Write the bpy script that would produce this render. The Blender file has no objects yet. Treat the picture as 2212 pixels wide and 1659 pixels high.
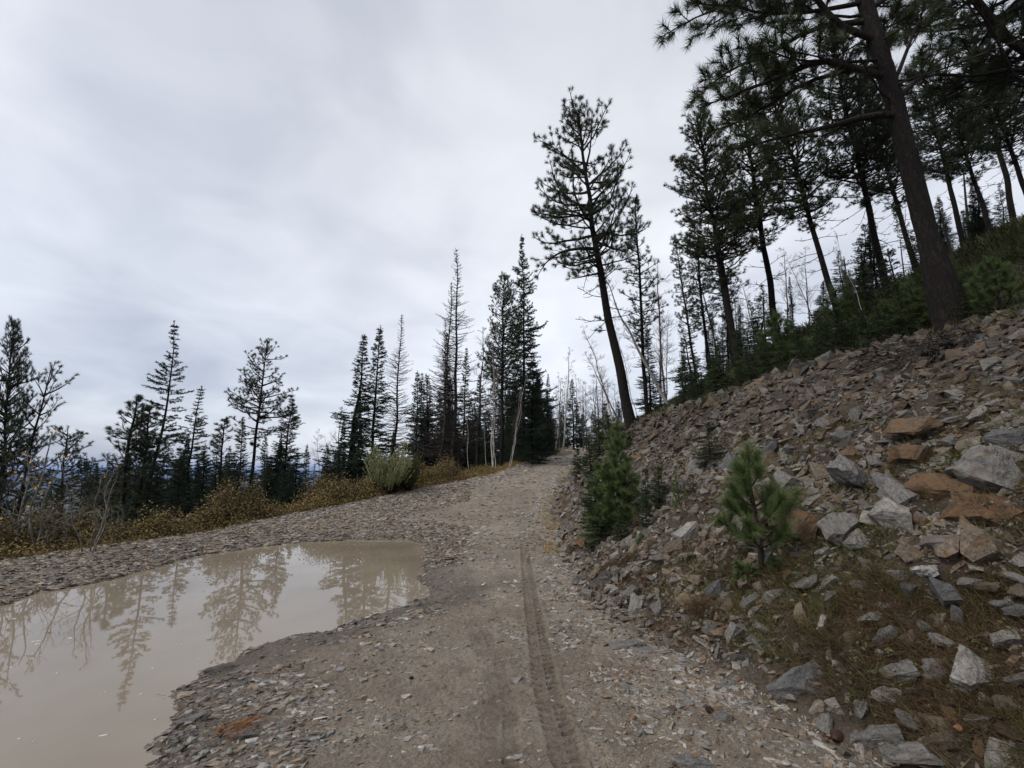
import bpy, bmesh, math, random
import numpy as np
from mathutils import Vector, Matrix

# ---------------------------------------------------------------- camera, sky, sun, exposure
S = bpy.context.scene
COL = S.collection
PITCH = math.radians(10.67)
FPX = 1000.0                      # focal length in pixels of a 2212 px wide picture
CAM_H = 1.6
cam_d = bpy.data.cameras.new("camera")
cam_d.sensor_width = 36.0
cam_d.lens = FPX / 2212.0 * 36.0
cam_d.clip_start = 0.05
cam_d.clip_end = 40000
cam = bpy.data.objects.new("camera", cam_d)
COL.objects.link(cam)
cam.location = (0, 0, CAM_H)
cam.rotation_euler = (math.radians(90) + PITCH, 0, 0)
S.camera = cam

SUN_EL, SUN_AZ = 50.0, 242.0
world = bpy.data.worlds.new("World")
S.world = world
world.use_nodes = True
wn = world.node_tree.nodes
wl = world.node_tree.links
wn.clear()
w_out = wn.new('ShaderNodeOutputWorld')
w_add = wn.new('ShaderNodeAddShader')
w_bg1 = wn.new('ShaderNodeBackground')
w_bg2 = wn.new('ShaderNodeBackground')
sky = wn.new('ShaderNodeTexSky')
sky.sky_type = 'NISHITA'
sky.sun_disc = False
sky.sun_elevation = math.radians(SUN_EL)
sky.sun_rotation = math.radians(SUN_AZ)
w_bg1.inputs['Strength'].default_value = 0.05
sky.air_density = 0.6; sky.dust_density = 3.0
wl.new(sky.outputs[0], w_bg1.inputs['Color'])
# cloud deck: noise on the view direction projected to a ceiling
tc = wn.new('ShaderNodeTexCoord')
sep = wn.new('ShaderNodeSeparateXYZ')
wl.new(tc.outputs['Generated'], sep.inputs[0])
def wmath(op, a, b=None, c=None):
    n = wn.new('ShaderNodeMath'); n.operation = op
    for i, v in enumerate((a, b, c)):
        if v is None: continue
        if isinstance(v, (int, float)): n.inputs[i].default_value = v
        else: wl.new(v, n.inputs[i])
    return n.outputs[0]
zc = wmath('MAXIMUM', sep.outputs[2], 0.0)
zz = wmath('ADD', zc, 0.22)
comb = wn.new('ShaderNodeCombineXYZ')
wl.new(wmath('DIVIDE', sep.outputs[0], zz), comb.inputs[0])
wl.new(wmath('DIVIDE', sep.outputs[1], zz), comb.inputs[1])
n1 = wn.new('ShaderNodeTexNoise'); n1.inputs['Scale'].default_value = 0.75; n1.inputs['Detail'].default_value = 6; n1.inputs['Roughness'].default_value = 0.45; n1.inputs['Distortion'].default_value = 0.35
n2 = wn.new('ShaderNodeTexNoise'); n2.inputs['Scale'].default_value = 2.6; n2.inputs['Detail'].default_value = 5; n2.inputs['Roughness'].default_value = 0.5; n2.inputs['Distortion'].default_value = 0.5
wl.new(comb.outputs[0], n1.inputs['Vector']); wl.new(comb.outputs[0], n2.inputs['Vector'])
nn = wmath('ADD', wmath('MULTIPLY', n1.outputs[0], 0.68), wmath('MULTIPLY', n2.outputs[0], 0.32))
# a thinner, brighter patch of cloud ahead and a little to the right
vdot = wn.new('ShaderNodeVectorMath'); vdot.operation = 'DOT_PRODUCT'
wl.new(tc.outputs['Generated'], vdot.inputs[0]); vdot.inputs[1].default_value = (0.12, 0.93, 0.36)
bright = wmath('POWER', wmath('MAXIMUM', vdot.outputs['Value'], 0.0), 4.0)
tot = wmath('ADD', wmath('SUBTRACT', wmath('MULTIPLY', nn, 1.65), 0.24), wmath('MULTIPLY', bright, 0.28))
ramp = wn.new('ShaderNodeValToRGB')
e = ramp.color_ramp.elements
e[0].position = 0.44; e[0].color = (0.385, 0.40, 0.435, 1)
e[1].position = 0.98; e[1].color = (0.80, 0.81, 0.82, 1)
m = ramp.color_ramp.elements.new(0.62); m.color = (0.525, 0.54, 0.565, 1)
m2 = ramp.color_ramp.elements.new(0.80); m2.color = (0.67, 0.682, 0.70, 1)
wl.new(tot, ramp.inputs[0])
wl.new(ramp.outputs[0], w_bg2.inputs['Color'])
w_bg2.inputs['Strength'].default_value = 0.87
wl.new(w_bg1.outputs[0], w_add.inputs[0]); wl.new(w_bg2.outputs[0], w_add.inputs[1])
wl.new(w_add.outputs[0], w_out.inputs['Surface'])

sun_d = bpy.data.lights.new("sun", 'SUN')
sun_d.energy = 1.45
sun_d.angle = math.radians(13)
sun_d.color = (1.0, 0.97, 0.93)
sun = bpy.data.objects.new("sun", sun_d)
COL.objects.link(sun)
_a, _e = math.radians(SUN_AZ), math.radians(SUN_EL)
_dir = Vector((math.sin(_a) * math.cos(_e), math.cos(_a) * math.cos(_e), math.sin(_e)))
sun.rotation_euler = _dir.to_track_quat('Z', 'Y').to_euler()
S.view_settings.view_transform = 'Standard'
S.view_settings.look = 'None'
S.view_settings.exposure = 0.32
S.view_settings.gamma = 1.0
S.cycles.max_bounces = 6
S.cycles.diffuse_bounces = 3
S.cycles.glossy_bounces = 3
S.cycles.volume_bounces = 0
S.cycles.use_denoising = True

# ---------------------------------------------------------------- helpers
rng = np.random.default_rng(7)
random.seed(7)
CP, SP = math.cos(PITCH), math.sin(PITCH)

def pix_dir(u, v):
    xd = (np.asarray(u, float) - 1106) / FPX
    yd = (np.asarray(v, float) - 829.5) / FPX
    return np.stack([xd, CP + yd * SP, SP - yd * CP], -1)

def xu(u, Y, z):                  # world x that shows at picture column u for a point at depth Y, height z
    return (u - 1106) / FPX * (Y * CP + (z - CAM_H) * SP)

def zv(v, Y):                     # world z that shows at picture row v at depth Y
    d = pix_dir(1106, v)
    return CAM_H + Y * d[2] / d[1]

def project(p):
    p = np.atleast_2d(p)
    dz = p[:, 2] - CAM_H
    dep = p[:, 1] * CP + dz * SP
    up = dz * CP - p[:, 1] * SP
    return 1106 + FPX * p[:, 0] / dep, 829.5 - FPX * up / dep, dep

def sstep(a, b, x):
    t = np.clip((x - a) / (b - a), 0, 1)
    return t * t * (3 - 2 * t)

def _hash(ix, iy, seed):
    h = (ix.astype(np.int64) * 374761393 + iy.astype(np.int64) * 668265263 + seed * 1442695041) & 0xFFFFFFFF
    h = ((h ^ (h >> 13)) * 1274126177) & 0xFFFFFFFF
    h = h ^ (h >> 16)
    return (h & 0xFFFFFF) / float(0xFFFFFF)

def vnoise(x, y, seed=0):
    ix = np.floor(x); iy = np.floor(y)
    fx = x - ix; fy = y - iy
    fx = fx * fx * fx * (fx * (fx * 6 - 15) + 10); fy = fy * fy * fy * (fy * (fy * 6 - 15) + 10)
    a = _hash(ix, iy, seed); b = _hash(ix + 1, iy, seed)
    c = _hash(ix, iy + 1, seed); d = _hash(ix + 1, iy + 1, seed)
    return (a * (1 - fx) + b * fx) * (1 - fy) + (c * (1 - fx) + d * fx) * fy * 1.0

def fbm(x, y, octs=4, seed=0, gain=0.5):
    s = 0; a = 1; n = 0
    for i in range(octs):
        s = s + a * (vnoise(x, y, seed + i * 17) * 2 - 1); n += a
        x = x * 2.03 + 11.3; y = y * 2.03 - 7.7; a *= gain
    return s / n

# ---------------------------------------------------------------- the lie of the land
RZ_Y = [-30, 12.0, 13.8, 17, 22, 30, 38, 50, 60, 90, 140, 250]
RZ_Z = [0.0, 0.0, 0.28, 0.75, 1.33, 2.2, 3.0, 4.03, 4.3, 4.2, 4.0, 3.0]
_yy = np.linspace(-30, 250, 1400)
_zz = np.interp(_yy, RZ_Y, RZ_Z)
_k = np.ones(7) / 7
_zz = np.convolve(np.pad(_zz, 3, mode='edge'), _k, mode='valid')
def road_z(y): return np.interp(y, _yy, _zz)
LE_Y = [-30, 0, 8.1, 12.5, 17.1, 22.5, 30, 38, 50, 58, 64, 90]
LE_X = [-9.0, -8.7, -8.4, -7.3, -4.2, -1.0, 1.07, 3.1, 6.2, 11, 18, 80]
RE_Y = [-30, 0, 2.84, 4.46, 6.2, 9.5, 15.5, 20, 28, 38, 50, 56, 62, 90]
RE_X = [3.4, 2.7, 1.98, 1.41, 1.01, 1.04, 1.35, 2.2, 4.0, 6.6, 10.5, 16, 24, 90]
TP_Y = [-30, 0, 4, 6.2, 7.8, 9.8, 11.9, 14, 18, 22, 30, 38, 50, 56, 62, 90]
TP_X = [9, 8.2, 7.6, 7.2, 6.35, 5.4, 4.7, 3.7, 3.5, 4.3, 6.3, 9.0, 13, 19, 27, 95]
TP_Z = [3.9, 3.8, 3.8, 3.73, 3.63, 3.46, 3.2, 2.95, 2.9, 3.1, 3.7, 4.4, 5.4, 5.8, 6.0, 6.5]

def on_road(u, v):
    d = pix_dir(u, v); Y = 8.0
    for _ in range(60):
        z = float(road_z(Y)); t = (z - CAM_H) / d[2] if abs(d[2]) > 1e-5 else 50
        if t < 0 or t > 200: t = 50
        Y = 0.6 * Y + 0.4 * t * d[1]
    t = Y / d[1]
    return np.array([d[0] * t, Y, float(road_z(Y))])

# puddle outline measured on the flat at z = 0
PUD_PX = [(-420, 1420), (0, 1308), (95, 1278), (230, 1256), (330, 1228), (430, 1200), (560, 1182), (640, 1172), (760, 1166), (880, 1164),
          (925, 1180), (922, 1215), (905, 1250), (930, 1290), (880, 1312), (830, 1330), (750, 1345), (700, 1366), (640, 1372), (600, 1388),
          (530, 1410), (500, 1430), (425, 1448), (415, 1475), (372, 1500), (384, 1540), (360, 1572), (310, 1612), (342, 1640), (300, 1668),
          (310, 1720), (220, 1800), (120, 1950), (-420, 2150), (-900, 2100)]
_pd = pix_dir([p[0] for p in PUD_PX], [p[1] for p in PUD_PX])
PUD = (_pd * (-CAM_H / _pd[:, 2])[:, None])[:, :2]
def poly_sd(x, y, P):
    x = np.asarray(x, float); y = np.asarray(y, float)
    d = np.full(x.shape, 1e9); inside = np.zeros(x.shape, bool)
    n = len(P)
    for i in range(n):
        ax, ay = P[i]; bx, by = P[(i + 1) % n]
        ex, ey = bx - ax, by - ay
        t = np.clip(((x - ax) * ex + (y - ay) * ey) / (ex * ex + ey * ey + 1e-12), 0, 1)
        d = np.minimum(d, (x - ax - t * ex) ** 2 + (y - ay - t * ey) ** 2)
        c = ((ay > y) != (by > y)) & (x < (bx - ax) * (y - ay) / (by - ay + 1e-15) + ax)
        inside ^= c
    d = np.sqrt(d)
    return np.where(inside, -d, d)

# tyre tracks, traced on the ground
TRACK_A = np.array([on_road(u, v)[:2] for u, v in [(1128, 1120), (1131, 1160), (1140, 1240), (1153, 1330), (1166, 1410), (1180, 1500), (1205, 1590), (1225, 1659), (1270, 1800)]])
TRACK_B = np.array([on_road(u, v)[:2] for u, v in [(1172, 1170), (1150, 1205), (1145, 1240)]])
TRACK_C = np.array([on_road(u, v)[:2] for u, v in [(1040, 1380), (1062, 1440), (1075, 1500), (1085, 1560), (1080, 1659), (1075, 1800)]])
def path_coords(x, y, P):         # distance across and length along a traced path
    best = np.full(x.shape, 1e9); al = np.zeros(x.shape); ac = np.zeros(x.shape); L = 0
    for i in range(len(P) - 1):
        a, b = P[i], P[i + 1]; e_ = b - a; l = np.hypot(*e_)
        t = np.clip(((x - a[0]) * e_[0] + (y - a[1]) * e_[1]) / l ** 2, 0, 1)
        dx = x - a[0] - t * e_[0]; dy = y - a[1] - t * e_[1]
        d = np.hypot(dx, dy); k = d < best
        best = np.where(k, d, best); al = np.where(k, L + t * l, al)
        ac = np.where(k, (dx * e_[1] - dy * e_[0]) / l, ac); L += l
    return best, al, ac

def ground_parts(x, y, detail=True):
    x = np.asarray(x, float); y = np.asarray(y, float)
    zr = road_z(y)
    xl = np.interp(y, LE_Y, LE_X) + 0.35 * fbm(y * 0.5, x * 0 + 3, 3, 5)
    xr = np.interp(y, RE_Y, RE_X) + 0.12 * fbm(y * 0.9, x * 0 + 9, 3, 6)
    xt = np.interp(y, TP_Y, TP_X) + 0.25 * fbm(y * 0.7, x * 0 + 1, 3, 8)
    zt = np.interp(y, TP_Y, TP_Z)
    dl = (xl - x) * 0.93
    # left fall
    fall = np.where(dl > 0, -0.12 * sstep(0, 0.6, dl) - 0.34 * np.clip(dl - 0.5, 0, 34) - 0.24 * np.clip(dl - 34.5, 0, 240) , 0.0)
    berm = 0.10 * sstep(-1.6, -0.5, dl) * sstep(0.5, 0.0, dl) * sstep(16, 9, y)
    # bank
    f = np.clip((x - xr) / np.maximum(xt - xr, 0.3), 0, 1)
    prof = f * (0.72 + 0.28 * sstep(0, 0.5, f)) * (1 - 0.10 * f * f) / 0.9
    bank = (zt - zr) * prof
    over = np.clip(x - xt, 0, 1e9)
    hill = 0.50 * np.clip(over, 0, 9) + 0.46 * np.clip(over - 9, 0, 80) + 0.12 * np.clip(over - 89, 0, 400)
    z = zr + fall + berm + np.where(x > xr, bank + hill, 0)
    road_m = sstep(0.5, -0.3, dl) * sstep(0.25, -0.35, x - xr)
    bank_m = sstep(-0.3, 0.3, x - xr) * sstep(0.5, -0.4, x - xt)
    hill_m = sstep(-0.4, 0.5, x - xt)
    left_m = sstep(-0.3, 0.5, dl)
    z = z + left_m * 1.2 * fbm(x * 0.06, y * 0.06, 4, 31) * sstep(1, 10, dl) + hill_m * 0.7 * fbm(x * 0.15, y * 0.15, 4, 32) * sstep(0.5, 6, over)
    sd = np.full(x.shape, 9.0)
    near = (x > -16) & (x < 6) & (y > -3) & (y < 15)
    if near.any():
        sd[near] = poly_sd(x[near], y[near], PUD) + 0.10 * fbm(x[near] * 2.2, y[near] * 2.2, 3, 301) + 0.035 * fbm(x[near] * 11, y[near] * 11, 2, 302)
    # puddle basin and the gentle shoulders round it
    rim = np.where(sd > 0, np.minimum(0.06, 0.018 + 0.085 * sd), np.maximum(-0.16, sd * 0.16 - 0.002))
    fade = np.where(near, sstep(14.6, 12.4, y), 0.0)
    z = z + rim * fade + 0.05 * road_m * (1 - fade)
    if detail:
        r = np.hypot(x, y)
        fine = sstep(40, 10, r)
        z = z + road_m * (0.018 * fbm(x * 2.3, y * 2.3, 3, 1) * sstep(-0.4, 0.3, sd) + 0.012 * fbm(x * 9, y * 14, 3, 2) * fine * sstep(-0.3, 0.05, sd))
        z = z + road_m * fine * 0.011 * fbm(x * 34, y * 34, 3, 3) * sstep(-0.1, 0.05, sd)
        # ruts running up the road
        c = x - 0.5 * (xl + xr)
        z = z - road_m * sstep(12, 18, y) * 0.05 * (np.exp(-((c - 1.0) / 0.3) ** 2) + np.exp(-((c + 0.8) / 0.3) ** 2))
        z = z + bank_m * (0.16 * fbm(x * 1.3, y * 1.3, 4, 11) + 0.05 * fbm(x * 7, y * 7, 3, 12) * fine)
        # ledges of broken bedrock low on the bank
        led = np.abs(((x * 0.55 + z * 1.1 + 0.5 * fbm(x * 0.9, y * 0.9, 3, 21)) * 1.35) % 1.0 - 0.5)
        z = z + bank_m * fine * 0.10 * (led - 0.25) * sstep(0.05, 0.4, f) * sstep(1.0, 0.6, f)
        z = z + (hill_m + left_m) * 0.05 * fbm(x * 3, y * 3, 3, 15)
        nt = (y > 2) & (y < 16) & (np.abs(x) < 2.5)
        if nt.any():
            xx, ye = x[nt], y[nt]
            dz = np.zeros(xx.shape)
            for P, amp, wd in ((TRACK_A, 1.0, 0.085), (TRACK_B, 0.8, 0.06), (TRACK_C, 0.22, 0.11)):
                d, al, ac = path_coords(xx, ye, P)
                m_ = sstep(wd + 0.02, wd - 0.012, d)
                patch = np.clip(0.72 + 0.9 * fbm(xx * 3.1, ye * 3.1, 2, 41), 0.15, 1)
                ph = (al + np.abs(ac) * 0.3 + 0.0425 * (ac > 0) + 0.008 * fbm(xx * 25, ye * 25, 2, 42)) / 0.085
                lug = sstep(-0.35, 0.45, np.sin(ph * 2 * math.pi)) * sstep(0.006, 0.018, np.abs(ac))
                lip = np.exp(-((d - wd - 0.022) / 0.018) ** 2) * 0.005
                dz += amp * (m_ * (-0.004 - 0.060 * lug * patch) + lip)
            z[nt] = z[nt] + dz * sstep(14, 9, ye)
    return z, dict(road=road_m, bank=bank_m, hill=hill_m, left=left_m, sd=sd, f=f, dl=dl, over=over, xr=xr, xl=xl, xt=xt)

def gh(x, y, detail=False):
    return ground_parts(np.atleast_1d(np.asarray(x, float)), np.atleast_1d(np.asarray(y, float)), detail)[0]

def gnormal(x, y):
    h = 0.06
    zx = (gh(x + h, y) - gh(x - h, y)) / (2 * h)
    zy = (gh(x, y + h) - gh(x, y - h)) / (2 * h)
    n = np.stack([-zx, -zy, np.ones_like(zx)], -1)
    return n / np.linalg.norm(n, axis=1)[:, None]

def hit(u, v, tmax=60, detail=True):    # where the sight line of a picture point meets the ground
    u = np.atleast_1d(np.asarray(u, float)); v = np.atleast_1d(np.asarray(v, float))
    d = pix_dir(u, v)
    ts = np.geomspace(1.2, tmax, 260)
    P = d[:, None, :] * ts[None, :, None]
    z = gh(P[..., 0].ravel(), P[..., 1].ravel()).reshape(P.shape[:2])
    below = (P[..., 2] + CAM_H) < z
    idx = np.where(below.any(1), below.argmax(1), len(ts) - 1)
    t = ts[idx]; lo = ts[np.maximum(idx - 1, 0)]; hi = t.copy()
    for _ in range(14):
        mid = (lo + hi) / 2
        p = d * mid[:, None]
        b = (p[:, 2] + CAM_H) < gh(p[:, 0], p[:, 1])
        hi = np.where(b, mid, hi); lo = np.where(b, lo, mid)
    p = d * hi[:, None]; p[:, 2] += CAM_H
    return p, hi, below.any(1)

# ---------------------------------------------------------------- mesh building
def new_mesh(name, V, F, mat=None, smooth=False, attrs=None):
    V = np.asarray(V, np.float32); F = np.asarray(F, np.int32)
    me = bpy.data.meshes.new(name)
    me.vertices.add(len(V)); me.vertices.foreach_set('co', V.ravel())
    k = F.shape[1]
    me.loops.add(F.size); me.loops.foreach_set('vertex_index', F.ravel())
    me.polygons.add(len(F))
    me.polygons.foreach_set('loop_start', np.arange(0, F.size, k, dtype=np.int32))
    me.polygons.foreach_set('loop_total', np.full(len(F), k, np.int32))
    me.polygons.foreach_set('use_smooth', np.full(len(F), smooth, bool))
    if attrs:
        for an, av in attrs.items():
            a = me.color_attributes.new(an, 'FLOAT_COLOR', 'POINT')
            c = np.ones((len(V), 4), np.float32); c[:, :av.shape[1]] = av
            a.data.foreach_set('color', c.ravel())
    me.update(); me.validate()
    if mat: me.materials.append(mat)
    return me

def obj(name, me, parent=None, **props):
    o = bpy.data.objects.new(name, me)
    COL.objects.link(o)
    if parent is not None: o.parent = parent
    for k, v in props.items(): o[k] = v
    return o

def joined(parts):
    Vs, Fs, As, n = [], [], [], 0
    for p in parts:
        V, F = p[0], p[1]
        Vs.append(V); Fs.append(F + n); n += len(V)
        if len(p) > 2: As.append(p[2])
    return np.concatenate(Vs), np.concatenate(Fs), (np.concatenate(As) if As else None)

def perp_frame(D):
    D = D / np.maximum(np.linalg.norm(D, axis=1)[:, None], 1e-9)
    ref = np.where(np.abs(D[:, 2:3]) > 0.9, np.array([[1.0, 0, 0]]), np.array([[0, 0, 1.0]]))
    A = np.cross(D, ref); A /= np.linalg.norm(A, axis=1)[:, None]
    B = np.cross(D, A)
    return D, A, B

def seg_mesh(P0, P1, R0, R1, n=5):   # many tapered sticks
    P0 = np.asarray(P0, float); P1 = np.asarray(P1, float); R0 = np.asarray(R0, float); R1 = np.asarray(R1, float)
    D, A, B = perp_frame(P1 - P0)
    ang = np.arange(n) * 2 * math.pi / n
    ring = A[:, None, :] * np.cos(ang)[None, :, None] + B[:, None, :] * np.sin(ang)[None, :, None]
    V = np.concatenate([P0[:, None, :] + ring * R0[:, None, None], P1[:, None, :] + ring * R1[:, None, None]], 1)
    m_ = len(P0); base = (np.arange(m_) * 2 * n)[:, None]
    i = np.arange(n); j = (i + 1) % n
    F = np.stack([base + i, base + j, base + n + j, base + n + i], -1).reshape(-1, 4)
    return V.reshape(-1, 3), F

def blades(P, D, L, W, r, curve=0.0):       # thin tapering leaves or needles; one triangle each
    P = np.asarray(P); D, A, B = perp_frame(np.asarray(D))
    a = r.uniform(0, 2 * math.pi, len(P))[:, None]
    side = A * np.cos(a) + B * np.sin(a)
    w = (np.asarray(W) * 0.5 * np.ones(len(P)))[:, None]
    tip = P + D * (np.asarray(L) * np.ones(len(P)))[:, None]
    tip[:, 2] -= curve * np.asarray(L)
    V = np.stack([P - side * w, P + side * w, tip], 1).reshape(-1, 3)
    F = np.arange(len(P) * 3).reshape(-1, 3)
    return V, F

def diamonds(P, D, L, W, r):
    P = np.asarray(P); D, A, B = perp_frame(np.asarray(D))
    a = r.uniform(0, 2 * math.pi, len(P))[:, None]
    side = A * np.cos(a) + B * np.sin(a)
    w = (np.asarray(W) * 0.5 * np.ones(len(P)))[:, None]; L = (np.asarray(L) * np.ones(len(P)))[:, None]
    V = np.stack([P, P + D * L * 0.45 + side * w, P + D * L, P + D * L * 0.45 - side * w], 1).reshape(-1, 3)
    F = np.arange(len(P) * 4).reshape(-1, 4)
    return V, F

def tube(pts, rad, n=12, bark=0.0, seed=0, sub=1):
    pts = np.asarray(pts, float); rad = np.asarray(rad, float)
    if sub > 1:
        t = np.linspace(0, len(pts) - 1, (len(pts) - 1) * sub + 1)
        # Catmull-Rom for a smooth stem
        i = np.clip(np.floor(t).astype(int), 0, len(pts) - 2); f = (t - i)[:, None]
        p0 = pts[np.maximum(i - 1, 0)]; p1 = pts[i]; p2 = pts[i + 1]; p3 = pts[np.minimum(i + 2, len(pts) - 1)]
        new = 0.5 * ((2 * p1) + (-p0 + p2) * f + (2 * p0 - 5 * p1 + 4 * p2 - p3) * f ** 2 + (-p0 + 3 * p1 - 3 * p2 + p3) * f ** 3)
        rad = np.interp(t, np.arange(len(pts)), rad); pts = new
    T = np.gradient(pts, axis=0)
    D, A, B = perp_frame(T)
    A0 = A[0]; As = []
    for k in range(len(pts)):
        A0 = A0 - D[k] * np.dot(A0, D[k]); A0 /= np.linalg.norm(A0); As.append(A0)
    A = np.array(As); B = np.cross(D, A)
    ang = np.arange(n) * 2 * math.pi / n
    R = np.repeat(rad[:, None], n, 1)
    if bark > 0:
        L = np.concatenate([[0], np.cumsum(np.linalg.norm(np.diff(pts, axis=0), axis=1))])
        gx = np.repeat((ang / (2 * math.pi) * 9)[None, :], len(pts), 0); gy = np.repeat((L * 3.2)[:, None], n, 1)
        nse = np.abs(fbm(np.cos(ang)[None, :] * 3.1 + gy * 0, np.sin(ang)[None, :] * 3.1 + gy, 4, seed))
        R = R * (1 + bark * (nse - 0.3))
    V = pts[:, None, :] + R[..., None] * (A[:, None, :] * np.cos(ang)[None, :, None] + B[:, None, :] * np.sin(ang)[None, :, None])
    m_ = len(pts); i = np.arange(n); j = (i + 1) % n
    base = (np.arange(m_ - 1) * n)[:, None]
    F = np.stack([base + i, base + j, base + n + j, base + n + i], -1).reshape(-1, 4)
    return V.reshape(-1, 3), F

# ---------------------------------------------------------------- materials
def mat_new(name):
    m_ = bpy.data.materials.new(name); m_.use_nodes = True
    nt = m_.node_tree; nt.nodes.clear()
    out = nt.nodes.new('ShaderNodeOutputMaterial'); b = nt.nodes.new('ShaderNodeBsdfPrincipled')
    nt.links.new(b.outputs[0], out.inputs[0])
    return m_, nt, b, out

class NB:
    def __init__(s, nt): s.nt = nt
    def n(s, t, **kw):
        x = s.nt.nodes.new(t)
        for k, v in kw.items(): setattr(x, k, v)
        return x
    def link(s, a, b): s.nt.links.new(a, b)
    def setin(s, sock, v):
        if hasattr(v, 'is_linked') or isinstance(v, bpy.types.NodeSocket): s.link(v, sock)
        else: sock.default_value = v
    def math(s, op, a, b=0.0):
        x = s.n('ShaderNodeMath', operation=op); s.setin(x.inputs[0], a); s.setin(x.inputs[1], b); return x.outputs[0]
    def noise(s, vec, scale, detail=4, rough=0.5, dist=0.0):
        x = s.n('ShaderNodeTexNoise'); s.link(vec, x.inputs['Vector'])
        x.inputs['Scale'].default_value = scale; x.inputs['Detail'].default_value = detail
        x.inputs['Roughness'].default_value = rough; x.inputs['Distortion'].default_value = dist
        return x.outputs[0]
    def voro(s, vec, scale, feature='F1', out='Distance', rand=1.0):
        x = s.n('ShaderNodeTexVoronoi', feature=feature); s.link(vec, x.inputs['Vector']); x.inputs['Scale'].default_value = scale
        x.inputs['Randomness'].default_value = rand
        return x.outputs[out]
    def ramp(s, f, stops):
        x = s.n('ShaderNodeValToRGB'); s.link(f, x.inputs[0]); el = x.color_ramp.elements
        while len(el) < len(stops): el.new(0.5)
        for e_, (p, c) in zip(el, stops):
            e_.position = p; e_.color = (c, c, c, 1) if isinstance(c, (int, float)) else (*c, 1)
        return x.outputs[0]
    def mix(s, f, a, b, mode='MIX'):
        x = s.n('ShaderNodeMixRGB', blend_type=mode); s.setin(x.inputs[0], f)
        for i, v in ((1, a), (2, b)):
            if isinstance(v, tuple): x.inputs[i].default_value = (*v, 1)
            else: s.link(v, x.inputs[i])
        return x.outputs[0]
    def mapping(s, vec, scale):
        x = s.n('ShaderNodeMapping'); s.link(vec, x.inputs[0]); x.inputs['Scale'].default_value = scale; return x.outputs[0]
    def bump(s, h, strength, dist, normal=None):
        x = s.n('ShaderNodeBump'); s.link(h, x.inputs['Height']); x.inputs['Strength'].default_value = strength
        x.inputs['Distance'].default_value = dist
        if normal is not None: s.link(normal, x.inputs['Normal'])
        return x.outputs[0]

def mk_foliage(name, c1, c2, rough=0.65, spec=0.25, scale=1.2):
    m_, nt, b, out = mat_new(name); q = NB(nt)
    tcn = q.n('ShaderNodeTexCoord'); oi = q.n('ShaderNodeObjectInfo')
    ns = q.noise(tcn.outputs['Object'], scale, 3, 0.7)
    nf = q.noise(tcn.outputs['Object'], scale * 14, 2, 0.7)
    f = q.math('ADD', q.math('MULTIPLY', ns, 0.6), q.math('MULTIPLY', nf, 0.6))
    f = q.math('ADD', f, q.math('MULTIPLY', q.math('SUBTRACT', oi.outputs['Random'], 0.5), 0.2))
    col = q.ramp(f, [(0.35, c1), (0.80, c2)])
    q.link(col, b.inputs['Base Color']); b.inputs['Roughness'].default_value = rough
    b.inputs['Specular IOR Level'].default_value = spec
    return m_

M_pine = mk_foliage("pine_needles", (0.022, 0.035, 0.017), (0.066, 0.086, 0.036))
M_spruce = mk_foliage("spruce_needles", (0.015, 0.028, 0.015), (0.046, 0.066, 0.030))
M_young = mk_foliage("young_pine_needles", (0.038, 0.068, 0.020), (0.115, 0.150, 0.048), 0.5, 0.3, 3.0)
M_youngspruce = mk_foliage("young_spruce_needles", (0.022, 0.042, 0.016), (0.075, 0.100, 0.034), 0.55, 0.3, 3.0)
M_brush = mk_foliage("autumn_brush_leaves", (0.075, 0.055, 0.022), (0.31, 0.225, 0.085), 0.7, 0.2, 1.1)
M_yellow = mk_foliage("yellow_leaves", (0.42, 0.20, 0.03), (0.62, 0.36, 0.06), 0.6, 0.2, 3.0)
M_sage = mk_foliage("grey_green_willow_leaves", (0.22, 0.24, 0.10), (0.46, 0.47, 0.24), 0.7, 0.2, 2.0)
M_greenbush = mk_foliage("dull_green_leaves", (0.055, 0.065, 0.022), (0.15, 0.15, 0.05), 0.7, 0.2, 2.0)
M_drygrass = mk_foliage("golden_dry_grass", (0.16, 0.105, 0.04), (0.42, 0.30, 0.12), 0.8, 0.15, 1.2)
M_bankgrass = mk_foliage("brown_green_grass", (0.034, 0.038, 0.014), (0.135, 0.125, 0.048), 0.8, 0.15, 1.5)
M_litter = mk_foliage("fallen_needles", (0.040, 0.027, 0.015), (0.125, 0.082, 0.043), 0.8, 0.15, 2.0)
M_juniper = mk_foliage("juniper_sprays", (0.022, 0.030, 0.010), (0.072, 0.072, 0.024), 0.7, 0.2, 0.8)
M_rust = mk_foliage("rust_brown_needles", (0.16, 0.06, 0.02), (0.28, 0.11, 0.035), 0.7, 0.2, 2)

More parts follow.
